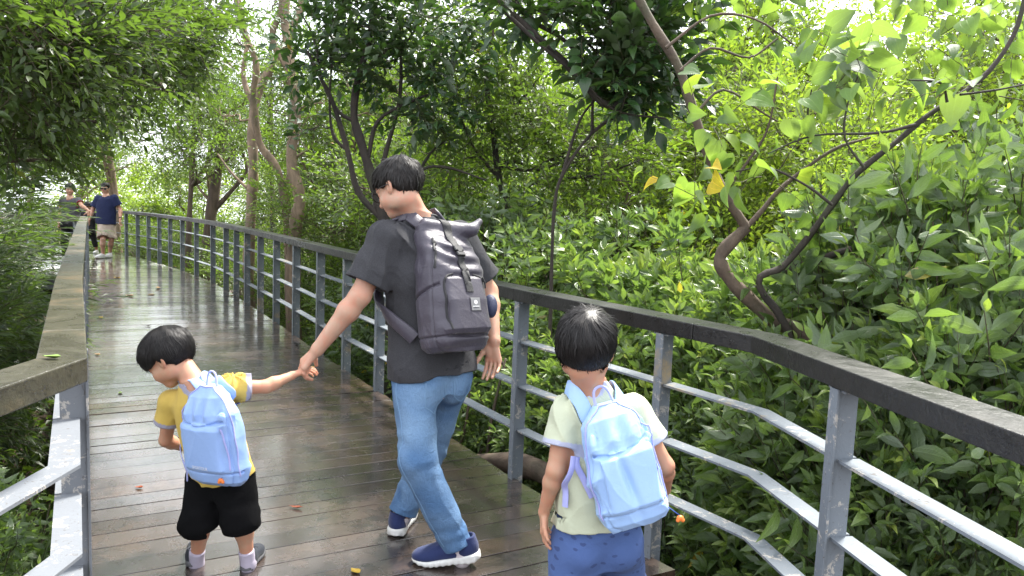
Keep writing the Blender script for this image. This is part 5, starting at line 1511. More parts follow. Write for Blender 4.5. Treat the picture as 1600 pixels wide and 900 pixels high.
M_NAVY = mat_cloth('navy_knit_shoe', (0.012, 0.022, 0.085), rough=.8, sheen=.2); M_WSOLE = mat_simple('white_foam_sole', (0.62, 0.62, 0.60), .55, amp=.08)
M_SOCKW = mat_cloth('pale_sock', (0.55, 0.50, 0.52)); 
# planted left foot: ball on the boards, heel lifting; right foot flat ahead
hl = at(748, 884, 3.04); tl = V3(at(650, 892, 3.02)[0], at(650, 892, 3.02)[1], 0.0); yv = tl - hl; hl = V3(hl[0], hl[1], .035)
dirL = nrmz(V3(yv[0], yv[1] + .03, 0)); dl = nrmz(dirL + V3(0, 0, -.13))
hl = V3(J['anL'][0], J['anL'][1], .030) - dirL * .075
shoe(man.root, J['anL'], hl, dl, V3(0, 0, 1), 1.06, M_NAVY, M_WSOLE)
hr = V3(J['anR'][0] - .005, J['anR'][1] - .055, 0); shoe(man.root, J['anR'], hr + V3(0, 0, .002), nrmz(V3(.10, 1, 0)), V3(0, 0, 1), 1.06, M_NAVY, M_WSOLE)
sock(man, 'L', .10, .040, M_SOCKW, .005); sock(man, 'R', .10, .040, M_SOCKW, .005)
# spectacles: temple arm over the ear and rims in front of the eyes
M_BLK = mat_simple('black_plastic', (0.010, 0.010, 0.011), .3, amp=.1, bump=.02); Lh = man.hd['L']
mb = MB()
for q in (-1, 1):
    mb.tube([Lh((q * .088, -.010, .008)), Lh((q * .084, .03, .012)), Lh((q * .074, .100, .012))], .0019, 6)
    ring = [Lh((q * .036 + .026 * math.cos(t), .107 - .2 * abs(q * .036 + .026 * math.cos(t)) ** 1.2, .000 + .020 * math.sin(t))) for t in np.linspace(0, 2 * math.pi, 22)]
    mb.tube(ring, .0028, 5, cap=False)
mb.tube([Lh((-.011, .110, .006)), Lh((0, .112, .008)), Lh((.011, .110, .006))], .0018, 5)
mb.build('spectacles', M_BLK, man.root, True)

# ------------------------------------------------------------------ his backpack
M_PACK = mat_cloth('purple_grey_nylon', (0.043, 0.037, 0.054), rough=.40, sheen=.1, amp=.12, bump=.22, spec=.5, weave=700)
M_WEB = mat_cloth('black_webbing', (0.010, 0.010, 0.012), rough=.6, sheen=.1, spec=.4)
chest = (J['shL'] + J['shR']) / 2; Rm = man.shx; Bm = nrmz(np.cross(Rm, V3(0, 0, 1)))
if Bm[1] > 0: Bm = -Bm
top_c = at(692, 352, 3.12); bot_c = at(707, 548, 3.02)
PK = Pack(bot_c + Bm * .02, top_c - bot_c, Bm)
cP = creases(79, 9, 4, 22); wP = waves(77, 9, 8, 30); wP2 = waves(78, 8, 26, 70)
main = PK.loft([(0, 0, .118, .070), (.02, 0, .138, .088), (.07, .0, .148, .100), (.22, .0, .150, .102), (.34, -.005, .145, .092), (.42, -.015, .130, .070), (.485, -.035, .118, .044), (.515, -.045, .112, .026)], 3.2)
roll = U([cone(PK.L(.085, -.028, .525), PK.L(-.03, -.015, .505), .026, .034), (cone(PK.L(-.03, -.015, .505), PK.L(-.115, .030, .500), .034, .024), .02), (cone(PK.L(-.115, .030, .500), PK.L(-.150, .040, .535), .026, .018), .02)], .02)
pocket = PK.loft([(.065, .090, .098, .026), (.085, .095, .112, .034), (.20, .092, .112, .032), (.285, .080, .102, .022), (.305, .070, .085, .010)], 3.4)
fold_c = [(PK.L(-.02, .09, .36), PK.R[:, 0], 26, .09, .007), (PK.L(.05, .08, .42), nrmz(PK.R[:, 0] + PK.R[:, 2] * .6), 30, .07, .006), (PK.L(.0, .10, .035), PK.R[:, 0], 30, .10, .006)]
def pack_f(P):
    q = PK.loc(P)
    d = smin(main(P), roll(P), .022) - .0045 * wP(P) - .0016 * wP2(P) - .0040 * cP(P)
    for c_, ax_, fr, fa, am in fold_c:
        w_ = P - c_; perp = w_ @ nrmz(np.cross(ax_, PK.R[:, 1])); d = d - am * np.exp(-(w_ ** 2).sum(1) / fa ** 2) * np.sin(perp * fr * 4 + 1.5 * wP(P * 1.6))
    d2 = pocket(P) - .0022 * cP(P * 1.3) - .0022 * wP(P * 1.4) - .001 * wP2(P)
    d = smin(d, d2, .006)
    # panel seams: vertical at the rear corners, horizontal above the base
    for v in (np.abs(q[:, 1] - .045) + 9 * (np.abs(q[:, 0]) < .10) + 9 * (q[:, 2] > .44), np.abs(q[:, 2] - .058 - .004 * np.sin(q[:, 0] * 20))): d = d + .0035 * np.exp(-(v / .004) ** 2)
    # slack opening of the side pocket
    v = np.abs(q[:, 2] - (.235 + .35 * (q[:, 1] + .02))) + 9 * (q[:, 0] < .11); d = d + .006 * np.exp(-(v / .006) ** 2)
    return d
pr = empty('backpack', PK.L(0, 0, 0), 'large purple grey roll top backpack on the back of the man', 'backpack')
lo, hi = bbox([PK.L(a, b, c_) for a in (-.17, .16) for b in (-.11, .14) for c_ in (-.01, .56)], .02)
shell_mesh('pack_body', pack_f, lo, hi, .0035, M_PACK, pr)
line_on('zip', PK, pack_f, [(.098, .085), (.102, .16), (.102, .25), (.090, .292), (.06, .303)], .0085, .003, M_WEB, pr)
line_on('zip', PK, pack_f, [(-.045, .302), (-.082, .294), (-.097, .272)], .008, .003, M_WEB, pr)
line_on('zip_pull', PK, pack_f, [(-.092, .285), (-.100, .268), (-.105, .247)], .011, .006, M_WEB, pr, .003)
line_on('centre_strap', PK, pack_f, [(.012, -.055, .53), (.012, .005, .552), (.010, .03, .50), (.006, .075, .42), (.0, .10, .36), (-.002, .14, .28), (-.003, .14, .235)], .036, .004, M_WEB, pr, .003, 10)
bq, bg_ = project(pack_f, [PK.L(.005, .1, .405)], .010, 6); ny = bg_[0]; nx = nrmz(np.cross(PK.R[:, 2], ny)); nz = np.cross(ny, nx)
mb = MB(); mb.box(bq[0] + nz * .012, nx * .023, ny * .006, nz * .012, bev=.003); mb.box(bq[0] - nz * .014, nx * .021, ny * .005, nz * .011, bev=.003); mb.box(bq[0] + nz * .0, nx * .012, ny * .0065, nz * .008, bev=.002)
mb.build('buckle', M_BLK, pr)
line_on('side_zip', PK, pack_f, [(.10, .10, .50), (.112, .075, .44), (.12, .07, .38), (.125, .06, .33)], .009, .004, M_WEB, pr, .002)
# patch with a round white emblem and a line of small lettering
M_PATCH = mat_simple('grey_patch', (0.16, 0.16, 0.165), .6, amp=.05); M_PRINT = mat_simple('white_print', (0.72, 0.72, 0.72), .6, amp=.03); M_PDK = mat_simple('patch_border', (0.035, 0.03, 0.042), .6)
def patch(cx, cz, hw, hh_, mat, off, nm):
    g = [(cx + a * hw, cz + b * hh_) for b in np.linspace(-1, 1, 7) for a in np.linspace(-1, 1, 7)]
    P = np.array([PK.L(a, .2, b) for a, b in g])
    for _ in range(40): v = pack_f(P); P = P - PK.R[:, 1] * np.clip(v, -.02, .02)[:, None] * .8
    P, gg = project(pack_f, P, off, 3); c0 = P.mean(0)
    F = [(i * 7 + j, i * 7 + j + 1, i * 7 + j + 8, i * 7 + j + 7) for i in range(6) for j in range(6)]
    return link(nm, np_mesh(nm, P, np.array(F)), pr, [mat])
patch(-.020, .180, .0275, .0285, M_PDK, .0015, 'patch_border'); patch(-.020, .180, .0245, .0255, M_PATCH, .0025, 'patch')
def disc(cx, cz, r0, r1, mat, off, nm):
    V = []; n_ = 28
    for rr_ in (r0, r1):
        for t in np.linspace(0, 2 * math.pi, n_, endpoint=False): V.append(PK.L(cx + rr_ * math.cos(t), .2, cz + rr_ * math.sin(t)))
    P = np.array(V)
    for _ in range(40): v = pack_f(P); P = P - PK.R[:, 1] * np.clip(v, -.02, .02)[:, None] * .8
    P, _g = project(pack_f, P, off, 3); F = [(i, (i + 1) % n_, n_ + (i + 1) % n_, n_ + i) for i in range(n_)]
    return link(nm, np_mesh(nm, P, np.array(F)), pr, [mat])
disc(-.020, .187, .0026, .0085, M_PRINT, .0036, 'emblem')
for k, (wd, zz) in enumerate(((.034, .1705), (.026, .1655))): patch(-.020, zz, wd / 2, .0012, M_PRINT if k == 0 else M_PDK, .0036, 'lettering')
# handle loop, shoulder straps, lower webbing
mb = MB(); mb.tube(smooth_path([PK.L(.05, -.07, .50), PK.L(.048, -.075, .555), PK.L(.01, -.078, .575), PK.L(-.03, -.075, .560), PK.L(-.035, -.07, .505)], 6), .0065, 8); mb.build('handle', M_WEB, pr, True)
def both(P): return np.minimum(shirt_f(P), 9.)
sL, sR = J['shL'], J['shR']; up = V3(0, 0, 1)
strap_on('shoulder_strap', shirt_f, [PK.L(.07, -.06, .47), PK.L(.075, -.09, .52), sL * .60 + J['neck'] * .40 + up * .10, sL * .66 + J['neck'] * .34 - Bm * .12 + up * .04, sL * .70 + J['neck'] * .30 - Bm * .18 - up * .08, sL * .8 + J['neck'] * .2 - Bm * .15 - up * .20, sL * .95 + J['neck'] * .05 - Bm * .05 - up * .27, PK.L(.15, -.07, .06)], .055, .011, M_PACK, pr, .008, 9, True, 2)
strap_on('shoulder_strap', shirt_f, [PK.L(-.07, -.06, .47), PK.L(-.075, -.09, .52), sR * .60 + J['neck'] * .40 + up * .10, sR * .66 + J['neck'] * .34 - Bm * .12 + up * .04, sR * .70 + J['neck'] * .30 - Bm * .18 - up * .08, sR * .8 + J['neck'] * .2 - Bm * .15 - up * .20], .055, .011, M_PACK, pr, .008, 9, True, 2)
nb = waves(12, 6, 30, 90); pc_ = PK.L(-.170, .045, .175)
fpo = ell(pc_, (.026, .030, .050), PK.R); shell_mesh('side_pouch', lambda P: fpo(P) - .004 * nb(P), pc_ - .08, pc_ + .08, .004, mat_cloth('navy_nylon', (0.018, 0.024, 0.065), rough=.5, spec=.5), pr)

# ------------------------------------------------------------------ small boy in yellow, bending to look down
J = dict(pelvis=at(345, 738, 2.90), neck=at(304, 598, 2.90), shL=at(268, 628, 2.95), shR=at(362, 606, 2.86), elL=at(259, 688, 2.99), wrL=at(290, 700, 3.10), elR=at(416, 604, 2.92), wrR=at(456, 587, 2.99),
         hipL=at(322, 748, 2.92), hipR=at(368, 744, 2.90), knL=at(312, 815, 2.84), anL=at(307, 879, 2.90), knR=at(376, 813, 2.83), anR=at(388, 880, 2.88))
hc = at(267, 562, 2.93)
hs_b = dict(th=.017, lift=.004, line=([-.11, -.06, -.02, .005, .03, .055, .075, .11], [-.055, -.045, -.020, .018, .006, .006, .014, .012]), seed=8, hang=.016, sw=.0016, step=.0095)
handb = (V3(.80, .15, .35), V3(.1, .3, -.9), V3(-.2, .9, .3), .62, [.5, .5, .5, .5], .05, (.5, .7, .3), .2)
handb2 = (V3(.5, .8, .0), V3(.2, .2, -.9), V3(-.5, .5, .3), .62, [.5, .5, .5, .5], .05, (.5, .7, .3), .2)
boy = build_person('small boy in yellow T-shirt and black shorts looking down at the boards', J, .62, (hc, V3(-.72, .10, -.62), V3(-.62, .12, .76), .93), .70, hs_b, dict(skin=SK_C, hair=HAIR), h=.005, hh=.0026,
                   hands={'R': handb, 'L': handb2}, neck_r=.066, strands=4600, child=True)
M_YEL = mat_cloth('yellow_cotton', (0.52, 0.37, 0.085), amp=.08, trim=(0.27, 0.26, 0.33)); M_BSH = mat_cloth('black_cotton', (0.0045, 0.0045, 0.005), rough=.95, sheen=.0, spec=.08)
fy = folds(J['shR'], J['pelvis'] - J['shR'], 4, 5, .14)
bshirt_f, _ = build_shirt(boy, M_YEL, np.array([.142, .132, .128, .124, .080, .054]), np.array([.100, .094, .090, .080, .060, .050]), .50, (.052, .064), 41, .004, hem=.030, trim=True, wr=.0058, neck_w=.046, collar=.011, folds_=[(fy, .009)])
build_pants(boy, M_BSH, .118, .088, (.076, .074, .077), .52, 51, .004, name='shorts', wr=.007, top=.04, crease=.005)
M_SOCKL = mat_cloth('lavender_grey_sock', (0.42, 0.38, 0.47)); M_DSH = mat_cloth('dark_grey_shoe', (0.022, 0.026, 0.036), rough=.6); M_DSO = mat_simple('grey_sole', (0.10, 0.10, 0.11), .7)
for q in 'LR':
    sock(boy, q, .30, .030, M_SOCKL, .004); a = J['an' + q]
    shoe(boy.root, a, V3(a[0], a[1] - .03, .002), nrmz(V3(-.35 if q == 'L' else -.05, 1, 0)), V3(0, 0, 1), .72, M_DSH, M_DSO, .004)

def child_pack(label, PKc, W, Hh, D, person, shf, seed, mat, mat_t, straps, charm, text=None, slump=0.0, soft=1.0):
    w1, w2 = waves(seed, 9, 12, 44), waves(seed + 1, 8, 34, 90); cc = creases(seed + 2, 14, 4, 30)
    body = PKc.loft([(0, 0, W * .76, D * .55), (.02 * soft, .0, W * .90, D * .86), (Hh * .18, .0, W * .99, D), (Hh * .5, 0, W * .97, D * .96), (Hh * .74, -.003, W * .86, D * .84), (Hh * .90, -.010, W * .64, D * .62), (Hh, -.02, W * .34, D * .34)], 2.7)
    pan = PKc.loft([(Hh * .16, D * .72, W * .70, D * .26), (Hh * .2, D * .74, W * .74, D * .36), (Hh * .60, D * .70, W * .72, D * .34), (Hh * .655, D * .62, W * .70, D * .26)], 4)
    def f(P):
        q = PKc.loc(P)
        d = body(P) - (.0045 * w1(P) + .0014 * w2(P) + .0040 * cc(P)) * soft
        d = smin(d, pan(P) - (.0025 * w1(P * 1.3) + .0028 * cc(P * 1.2)) * soft, .005)
        # sagging folds of the soft upper panel and the seam under it
        d = d - .0055 * soft * np.exp(-((q[:, 2] - Hh * .76) / (Hh * .11)) ** 2) * np.sin(q[:, 0] * 85 + 2.5 * w1(P)) * (q[:, 1] > 0)
        s1 = np.abs(q[:, 2] - Hh * .655 - .012 * np.sin(q[:, 0] * 22 + seed)) + 9 * (q[:, 1] < D * .3) + 9 * (np.abs(q[:, 0]) > W * .75)
        s2 = np.abs(q[:, 1] - D * .45) + 9 * (np.abs(q[:, 0]) < W * .5); s3 = np.abs(q[:, 2] - Hh * .155) + 9 * (q[:, 1] < 0)
        for s_, am, wd in ((s1, .006, .005), (s2, .0030, .004), (s3, .0035, .004)): d = d + am * np.exp(-(s_ / wd) ** 2)
        if slump: c_ = np.abs(q[:, 0] - .012 - .12 * (q[:, 2] - Hh * .4)); d = d + slump * np.exp(-(c_ / .012) ** 2) * np.exp(-((q[:, 2] - Hh * .42) / (Hh * .24)) ** 2) * (q[:, 1] > 0)
        return d
    rt = empty('backpack', PKc.L(0, 0, 0), label, 'backpack')
    lo, hi = bbox([PKc.L(a, b, c_) for a in (-W, W) for b in (-D, D * 1.2) for c_ in (0, Hh)], .02)
    shell_mesh('pack_body', f, lo, hi, .003, mat, rt)
    line_on('zip', PKc, f, [(-W * .70, Hh * .63), (-W * .74, Hh * .42), (-W * .76, Hh * .20)], .007, .0025, mat_t, rt)
    line_on('piping', PKc, f, [(W * 1.0, D * .45, Hh * .12), (W * 1.0, D * .45, Hh * .5), (W * .88, D * .40, Hh * .74), (W * .62, D * .3, Hh * .92), (0, D * .2, Hh * 1.02), (-W * .62, D * .3, Hh * .92), (-W * .88, D * .40, Hh * .74), (-W * 1.0, D * .45, Hh * .5), (-W * 1.0, D * .45, Hh * .12)], .005, .004, mat_t, rt)
    mb = MB()
    mb.tube(smooth_path([PKc.L(.030, -.02, Hh * .98), PKc.L(.022, -.028, Hh + .038), PKc.L(.0, -.03, Hh + .050), PKc.L(-.020, -.028, Hh + .036), PKc.L(-.028, -.02, Hh * .98)], 5), .0042, 6); mb.build('handle', mat_t, rt, True)
    for ctrl, wd, mt, pr_ in straps: strap_on('shoulder_strap' if wd > .02 else 'webbing', shf, ctrl, wd, .005 if wd > .02 else .003, mt, rt, .005, 8, pr_, 2)
    if text: text_mesh('lettering', text, PKc, f, 0.004, Hh * .215, .017, M_PRINT, rt)
    # zip cord with a bead and a small orange charm
    c0, c1, c2 = charm; mb = MB(); mb.tube(smooth_path([c0, (c0 + c1) / 2 + V3(.006, 0, 0), c1], 4), .0016, 5); mb.tube(smooth_path([c0 + V3(.008, 0, 0), (c0 + c1) / 2 - V3(.004, 0, 0), c1], 4), .0016, 5); mb.build('zip_cord', M_PRINT, rt, True)
    mb = MB(); mb.tube([c1, (c1 + c2) / 2, c2], .0012, 5); mb.build('charm_cord', mat_simple('blue_cord', (0.05, 0.10, 0.38), .6), rt, True)
    w_ = waves(3, 5, 90, 160); fch = U([ell(c2 + V3(0, 0, -.006), (.010, .007, .008)), ell(c2 + V3(-.006, 0, -.014), (.006, .006, .006)), ell(c2 + V3(.008, 0, -.013), (.006, .006, .006))], .004)
    shell_mesh('charm', fch, c2 - .03, c2 + .03, .0022, mat_simple('orange_plastic', (0.75, 0.20, 0.04), .4, amp=.1), rt)
    return f, rt
M_LB = mat_cloth('light_blue_nylon', (0.25, 0.38, 0.68), rough=.5, sheen=.1, amp=.06, bump=.15, spec=.45); M_LAV = mat_cloth('lavender_webbing', (0.36, 0.38, 0.70), rough=.7, amp=.06)
M_LB2 = mat_cloth('pale_blue_nylon', (0.30, 0.46, 0.75), rough=.48, sheen=.1, amp=.06, bump=.15, spec=.45)
tc_, bc_ = at(326, 612, 2.76), at(345, 742, 2.76)
bb = nrmz(np.cross(boy.shx, tc_ - bc_)); bb = bb if bb[1] < 0 else -bb
bb = nrmz(bb + V3(-.25, 0, 0)); bc2 = at(345, 752, 2.79)
PB = Pack(bc2, at(325, 612, 2.78) - bc2, bb)
n_, l_, r_s = J['neck'], J['shL'], J['shR']
st = [([PB.L(.045, -.02, .32), PB.L(.062, -.04, .335), l_ * .50 + n_ * .50 + up * .06, l_ * .66 + n_ * .34 - bb * .09, l_ * .7 + n_ * .3 - bb * .13 - up * .08], .050, M_LB, True),
      ([PB.L(-.045, -.02, .32), PB.L(-.062, -.04, .335), r_s * .36 + n_ * .64 + up * .06, r_s * .45 + n_ * .55 - bb * .09, r_s * .5 + n_ * .5 - bb * .13 - up * .08], .050, M_LB, True),
      ([at(288, 742, 2.82), at(279, 715, 2.86), at(280, 690, 2.93)], .014, M_LAV, (0, -1, .2)), ([at(286, 735, 2.82), at(276, 760, 2.82), at(269, 788, 2.83)], .010, M_LAV, (0, -1, .2)),
      ([at(388, 718, 2.80), at(396, 712, 2.85), at(386, 675, 2.87), at(372, 632, 2.85)], .018, M_LAV, (.3, -1, .1))]
child_pack('light blue backpack with a small orange charm worn by the boy in yellow', PB, .162, .375, .072, boy, bshirt_f, 61, M_LB, M_LAV, st, (at(370, 712, 2.71), at(365, 730, 2.70), at(345, 748, 2.70)), 'SPORTOUR')

# ------------------------------------------------------------------ boy in pale green at the right
J = dict(pelvis=at(930, 835, 2.30), neck=at(921, 600, 2.31), shL=at(884, 648, 2.28), shR=at(988, 640, 2.34), elL=at(868, 735, 2.24), wrL=at(850, 800, 2.28), elR=at(1040, 728, 2.33), wrR=at(1040, 765, 2.46),
         hipL=at(900, 850, 2.30), hipR=at(962, 846, 2.33), knL=at(896, 935, 2.27), anL=at(905, 1020, 2.36), knR=at(972, 930, 2.42), anR=at(965, 1010, 2.48))
hc = at(915, 547, 2.30)
hs_c = dict(th=.016, lift=.004, line=([-.11, -.07, -.045, -.03, -.005, .02, .055, .1], [-.106, -.098, -.062, -.010, .028, .010, .010, .012]), seed=12, lf=.0035, hang=.016, sw=.0016, step=.009)
hL = (V3(.05, .10, -1), V3(.75, -.2, 0), V3(.2, -.75, -.1), .66, [.30, .4, .45, .5], .06, (.7, .6, .2), .2)
hR = (V3(-.1, .5, -.8), V3(-.9, .1, -.2), V3(.0, .8, .3), .66, [.55, .6, .6, .6], .06, (.5, .7, .3), .2)
boy2 = build_person('boy in a pale green T-shirt and patterned blue shorts walking beside the right railing', J, .66, (hc, V3(.16, .98, .02), V3(0.02, -.02, 1), .97), .74, hs_c, dict(skin=SK_C, hair=HAIR), h=.005, hh=.0026,
                    hands={'L': hL, 'R': hR}, neck_r=.072, strands=4800, child=True, arms=(1.0, 1.0))
M_GRN = mat_cloth('pale_green_cotton', (0.47, 0.50, 0.37), amp=.06, trim=(0.38, 0.40, 0.52)); M_BLU = mat_cloth('patterned_blue_cotton', (0.060, 0.105, 0.26), amp=.2, print_=(0.028, 0.045, 0.13))
fg = folds(J['shL'] * .7 + J['neck'] * .3, J['pelvis'] - J['shL'], 3.5, 9, .16)
gshirt_f, _ = build_shirt(boy2, M_GRN, np.array([.152, .140, .136, .128, .084, .058]), np.array([.105, .098, .094, .082, .062, .054]), .56, (.054, .066), 43, .004, hem=-.035, trim=True, wr=.0060, neck_w=.051, collar=.011, folds_=[(fg, .009)])
build_pants(boy2, M_BLU, .138, .098, (.088, .086, .092), .62, 53, .004, name='shorts', wr=.005, top=.065, crease=.006)
for q, dx in (('L', -.05), ('R', .1)):
    sock(boy2, q, .3, .031, M_SOCKL, .005); a = J['an' + q]; shoe(boy2.root, a, V3(a[0], a[1] - .03, .002), nrmz(V3(dx, 1, 0)), V3(0, 0, 1), .66, M_DSH, M_DSO, .005)
bb = nrmz(V3(.18, -1, .05)); bc2 = at(998, 818, 2.17); tp2 = at(950, 640, 2.20)
PC = Pack(bc2, tp2 - bc2, bb)
n_, l_, r_s = J['neck'], J['shL'], J['shR']
st = [([PC.L(.040, -.02, .32), PC.L(.06, -.04, .345), l_ * .66 + n_ * .34 + up * .05, l_ * .66 + n_ * .34 - bb * .09, l_ * .7 + n_ * .3 - bb * .13 - up * .08], .046, M_LB2, True),
      ([PC.L(-.035, -.02, .32), PC.L(-.06, -.04, .345), r_s * .62 + n_ * .38 + up * .05, r_s * .66 + n_ * .34 - bb * .09, r_s * .7 + n_ * .3 - bb * .13 - up * .08], .046, M_LB2, True),
      ([at(926, 778, 2.19), at(915, 755, 2.20), at(902, 730, 2.20), at(893, 712, 2.22)], .020, M_LAV, (-.2, -1, .1)), ([at(892, 712, 2.21), at(886, 740, 2.20), at(881, 768, 2.20), at(880, 794, 2.20)], .020, M_LAV, (-.1, -1, .1))]
child_pack('pale blue backpack with a dangling amber charm worn by the boy in pale green', PC, .120, .372, .072, boy2, gshirt_f, 67, M_LB2, M_LAV, st, (at(1034, 768, 2.12), at(1044, 792, 2.11), at(1063, 806, 2.11)), None, slump=.012, soft=1.25)

# ------------------------------------------------------------------ people far along the walk
def far_person(label, J, S, head, hair, skin, shirtm, pantsm, frac, A, B, sr, pfrac, legr, hands, hem=.06, shoes=None, pants_name='shorts', strands=900):
    p = build_person(label, J, S, head, S, hair, dict(skin=skin, hair=HAIR), h=.012, hh=.006, hands=hands, strands=strands)
    build_shirt(p, shirtm, A, B, frac, sr, 71, .011, hem=hem, wr=.006, neck_w=.062 * S)
    build_pants(p, pantsm, .175 * S, .13 * S, legr, pfrac, 72, .011, name=pants_name, wr=.007, top=.03)
    for q in 'LR':
        a = J['an' + q]; shoe(p.root, a, V3(a[0], a[1] + (.05 if shoes[2] < 0 else -.05), .003), V3(.1 if q == 'L' else -.15, shoes[2], 0), V3(0, 0, 1), 1.05 * S, shoes[0], shoes[1], .010)
    return p
Y = 17.0
J = dict(pelvis=at(166, 347, Y), neck=at(165.5, 305.5, Y), shR=at(153, 310, Y), shL=at(179, 309, Y), elR=at(144, 330, Y + .02), wrR=at(139, 344, Y - .15), elL=at(188, 328, Y + .05), wrL=at(188, 342, Y - .12),
         hipR=at(161, 350, Y), hipL=at(172, 350, Y), knR=at(161, 374, Y - .2), anR=at(161, 396.5, Y - .15), knL=at(174, 375, Y - .02), anL=at(172, 394.5, Y + .1))
hd_c = at(164.5, 294.5, Y)
hh_ = dict(th=.010, line=([-.11, -.06, -.02, .005, .03, .06, .11], [-.045, -.04, -.01, .02, .02, .05, .05]), seed=4, hang=.01, sw=.003)
M_TNAVY = mat_cloth('navy_cotton', (0.012, 0.018, 0.060)); M_KHAKI = mat_cloth('beige_cotton', (0.42, 0.34, 0.28)); M_WSH = mat_simple('white_canvas', (0.7, 0.68, 0.67), .7)
hq = (V3(0, -.1, -1), V3(.5, 0, 0), V3(0, -1, 0), 1.0, [.4] * 4); hq2 = (V3(0, -.1, -1), V3(-.5, 0, 0), V3(0, -1, 0), 1.0, [.4] * 4)
p = far_person('man in sunglasses, navy T-shirt and beige shorts walking towards the camera', J, 1.0, (hd_c, V3(.12, -1, -.08), V3(0, 0, 1), 1.0), hh_, SK_A, M_TNAVY, M_KHAKI, .62, np.array([.225, .215, .21, .185, .10, .06]), np.array([.15, .145, .13, .11, .075, .06]),
               (.07, .10), .50, (.11, .115, .125), {'L': hq, 'R': hq2}, shoes=(M_WSH, M_WSOLE, -1), hem=.05)
Lh = p.hd['L']; mb = MB(); 
for q in (-1, 1):
    mb.box(Lh((q * .034, .106, .000)), p.hd['R'][:, 0] * .027, p.hd['R'][:, 1] * .005, p.hd['R'][:, 2] * .018, bev=.002); mb.tube([Lh((q * .062, .10, .008)), Lh((q * .083, -.01, .008))], .003, 5)
mb.box(Lh((0, .108, .008)), p.hd['R'][:, 0] * .012, p.hd['R'][:, 1] * .003, p.hd['R'][:, 2] * .003)
mb.build('sunglasses', M_BLK, p.root)
w_ = J['wrL'] * .93 + J['elL'] * .07; dd = nrmz(J['wrL'] - J['elL']); mb = MB(); mb.tube([w_ - dd * .012, w_ + dd * .012], .036, 14); mb.build('wristwatch', M_BLK, p.root, True)
# woman in grey and maroon beyond the end of the left railing
Y = 15.2; dz = 0.0
def mk(px, hy, Y, S, lean=0):
    """standing figure: px of the body axis, hy = picture row of the head centre"""
    b = at(px, hy, Y); s = S; h0 = b[2] - .11 * s
    j = dict(neck=V3(b[0], Y, h0 - .06 * s)); x = V3(1, 0, 0)
    j['shL'] = j['neck'] + V3(-.165, .02, -.05) * s; j['shR'] = j['neck'] + V3(.165, .02, -.05) * s; j['pelvis'] = j['neck'] + V3(0, 0, -.52) * s
    j['hipL'] = j['pelvis'] + V3(-.085, 0, -.05) * s; j['hipR'] = j['pelvis'] + V3(.085, 0, -.05) * s
    kz = j['hipL'][2] * .52; j['knL'] = V3(j['hipL'][0] - .02, Y - .05, kz); j['knR'] = V3(j['hipR'][0] + .02, Y + .08, kz)
    j['anL'] = V3(j['hipL'][0] - .02, Y, .085); j['anR'] = V3(j['hipR'][0] + .02, Y + .16, .085)
    j['elL'] = j['shL'] + V3(-.07, .03, -.27) * s; j['wrL'] = j['elL'] + V3(.02, -.1, -.23) * s; j['elR'] = j['shR'] + V3(.10, .0, -.25) * s; j['wrR'] = j['elR'] + V3(.12, -.08, -.18) * s
    return j, b
J, b = mk(109, 296, 15.6, .96); 
J['elR'] = at(128, 322, 15.5); J['wrR'] = at(139, 330, 15.5)
hh2 = dict(th=.016, line=([-.11, -.06, -.02, .01, .03, .06, .11], [-.10, -.10, -.06, .0, .02, .05, .05]), seed=4, hang=.03, sw=.003)
M_GT = mat_cloth('grey_and_maroon_jersey', (0.075, 0.072, 0.082), trim=(0.20, 0.015, 0.03)); M_DK = mat_cloth('black_cotton_trousers', (0.012, 0.012, 0.014))
p = build_person('woman in a grey top with maroon sleeves standing behind the end of the left railing', J, .92, (b, V3(.5, -.85, -.1), V3(0, 0, 1), .95), .92, hh2, dict(skin=SK_A, hair=HAIR), h=.012, hh=.006, hands={'L': hq, 'R': hq2}, strands=900)
build_shirt(p, M_GT, np.array([.19, .17, .18, .17, .09, .055]), np.array([.13, .12, .12, .10, .07, .055]), .55, (.062, .075), 75, .011, hem=.06, wr=.006, neck_w=.058, trim=True)
build_pants(p, M_DK, .165, .12, (.095, .075, .07), .93, 76, .011, top=.02)
for q in 'LR': a = J['an' + q]; shoe(p.root, a, V3(a[0], a[1] + .05, .003), V3(.1, -1, 0), V3(0, 0, 1), .95, M_WSH, M_WSOLE, .010)
J, b = mk(138, 323, 17.9, .80)
p = build_person('child in black clothes and a black hat walking just behind the man in sunglasses', J, .72, (b, V3(.1, -1, -.1), V3(0, 0, 1), .9), .76, hs_b, dict(skin=SK_C, hair=HAIR), h=.012, hh=.006, hands={'L': hq, 'R': hq2}, strands=500, child=True)
build_shirt(p, M_DK, np.array([.16, .15, .15, .14, .08, .05]), np.array([.11, .10, .10, .085, .06, .05]), .9, (.055, .06), 77, .011, hem=.06, wr=.006, neck_w=.05)
build_pants(p, M_DK, .14, .10, (.08, .06, .055), .80, 78, .011, top=.02)
Lh = p.hd['L']; fh = U([ell(Lh((0, -.01, .055)), np.array((.093, .112, .080)) * .9, p.hd['R']), (ell(Lh((0, .075, .040)), np.array((.085, .085, .012)) * .9, p.hd['R']), .01)]); c_ = Lh((0, 0, .05))
shell_mesh('hat', lambda P: smax(fh(P), (c_[2] - .035 - P[:, 2]), .01), c_ - .2, c_ + .2, .007, M_DK, p.root)
for q in 'LR': a = J['an' + q]; shoe(p.root, a, V3(a[0], a[1] + .05, .003), V3(.1, -1, 0), V3(0, 0, 1), .8, M_WSH, M_WSOLE, .010)
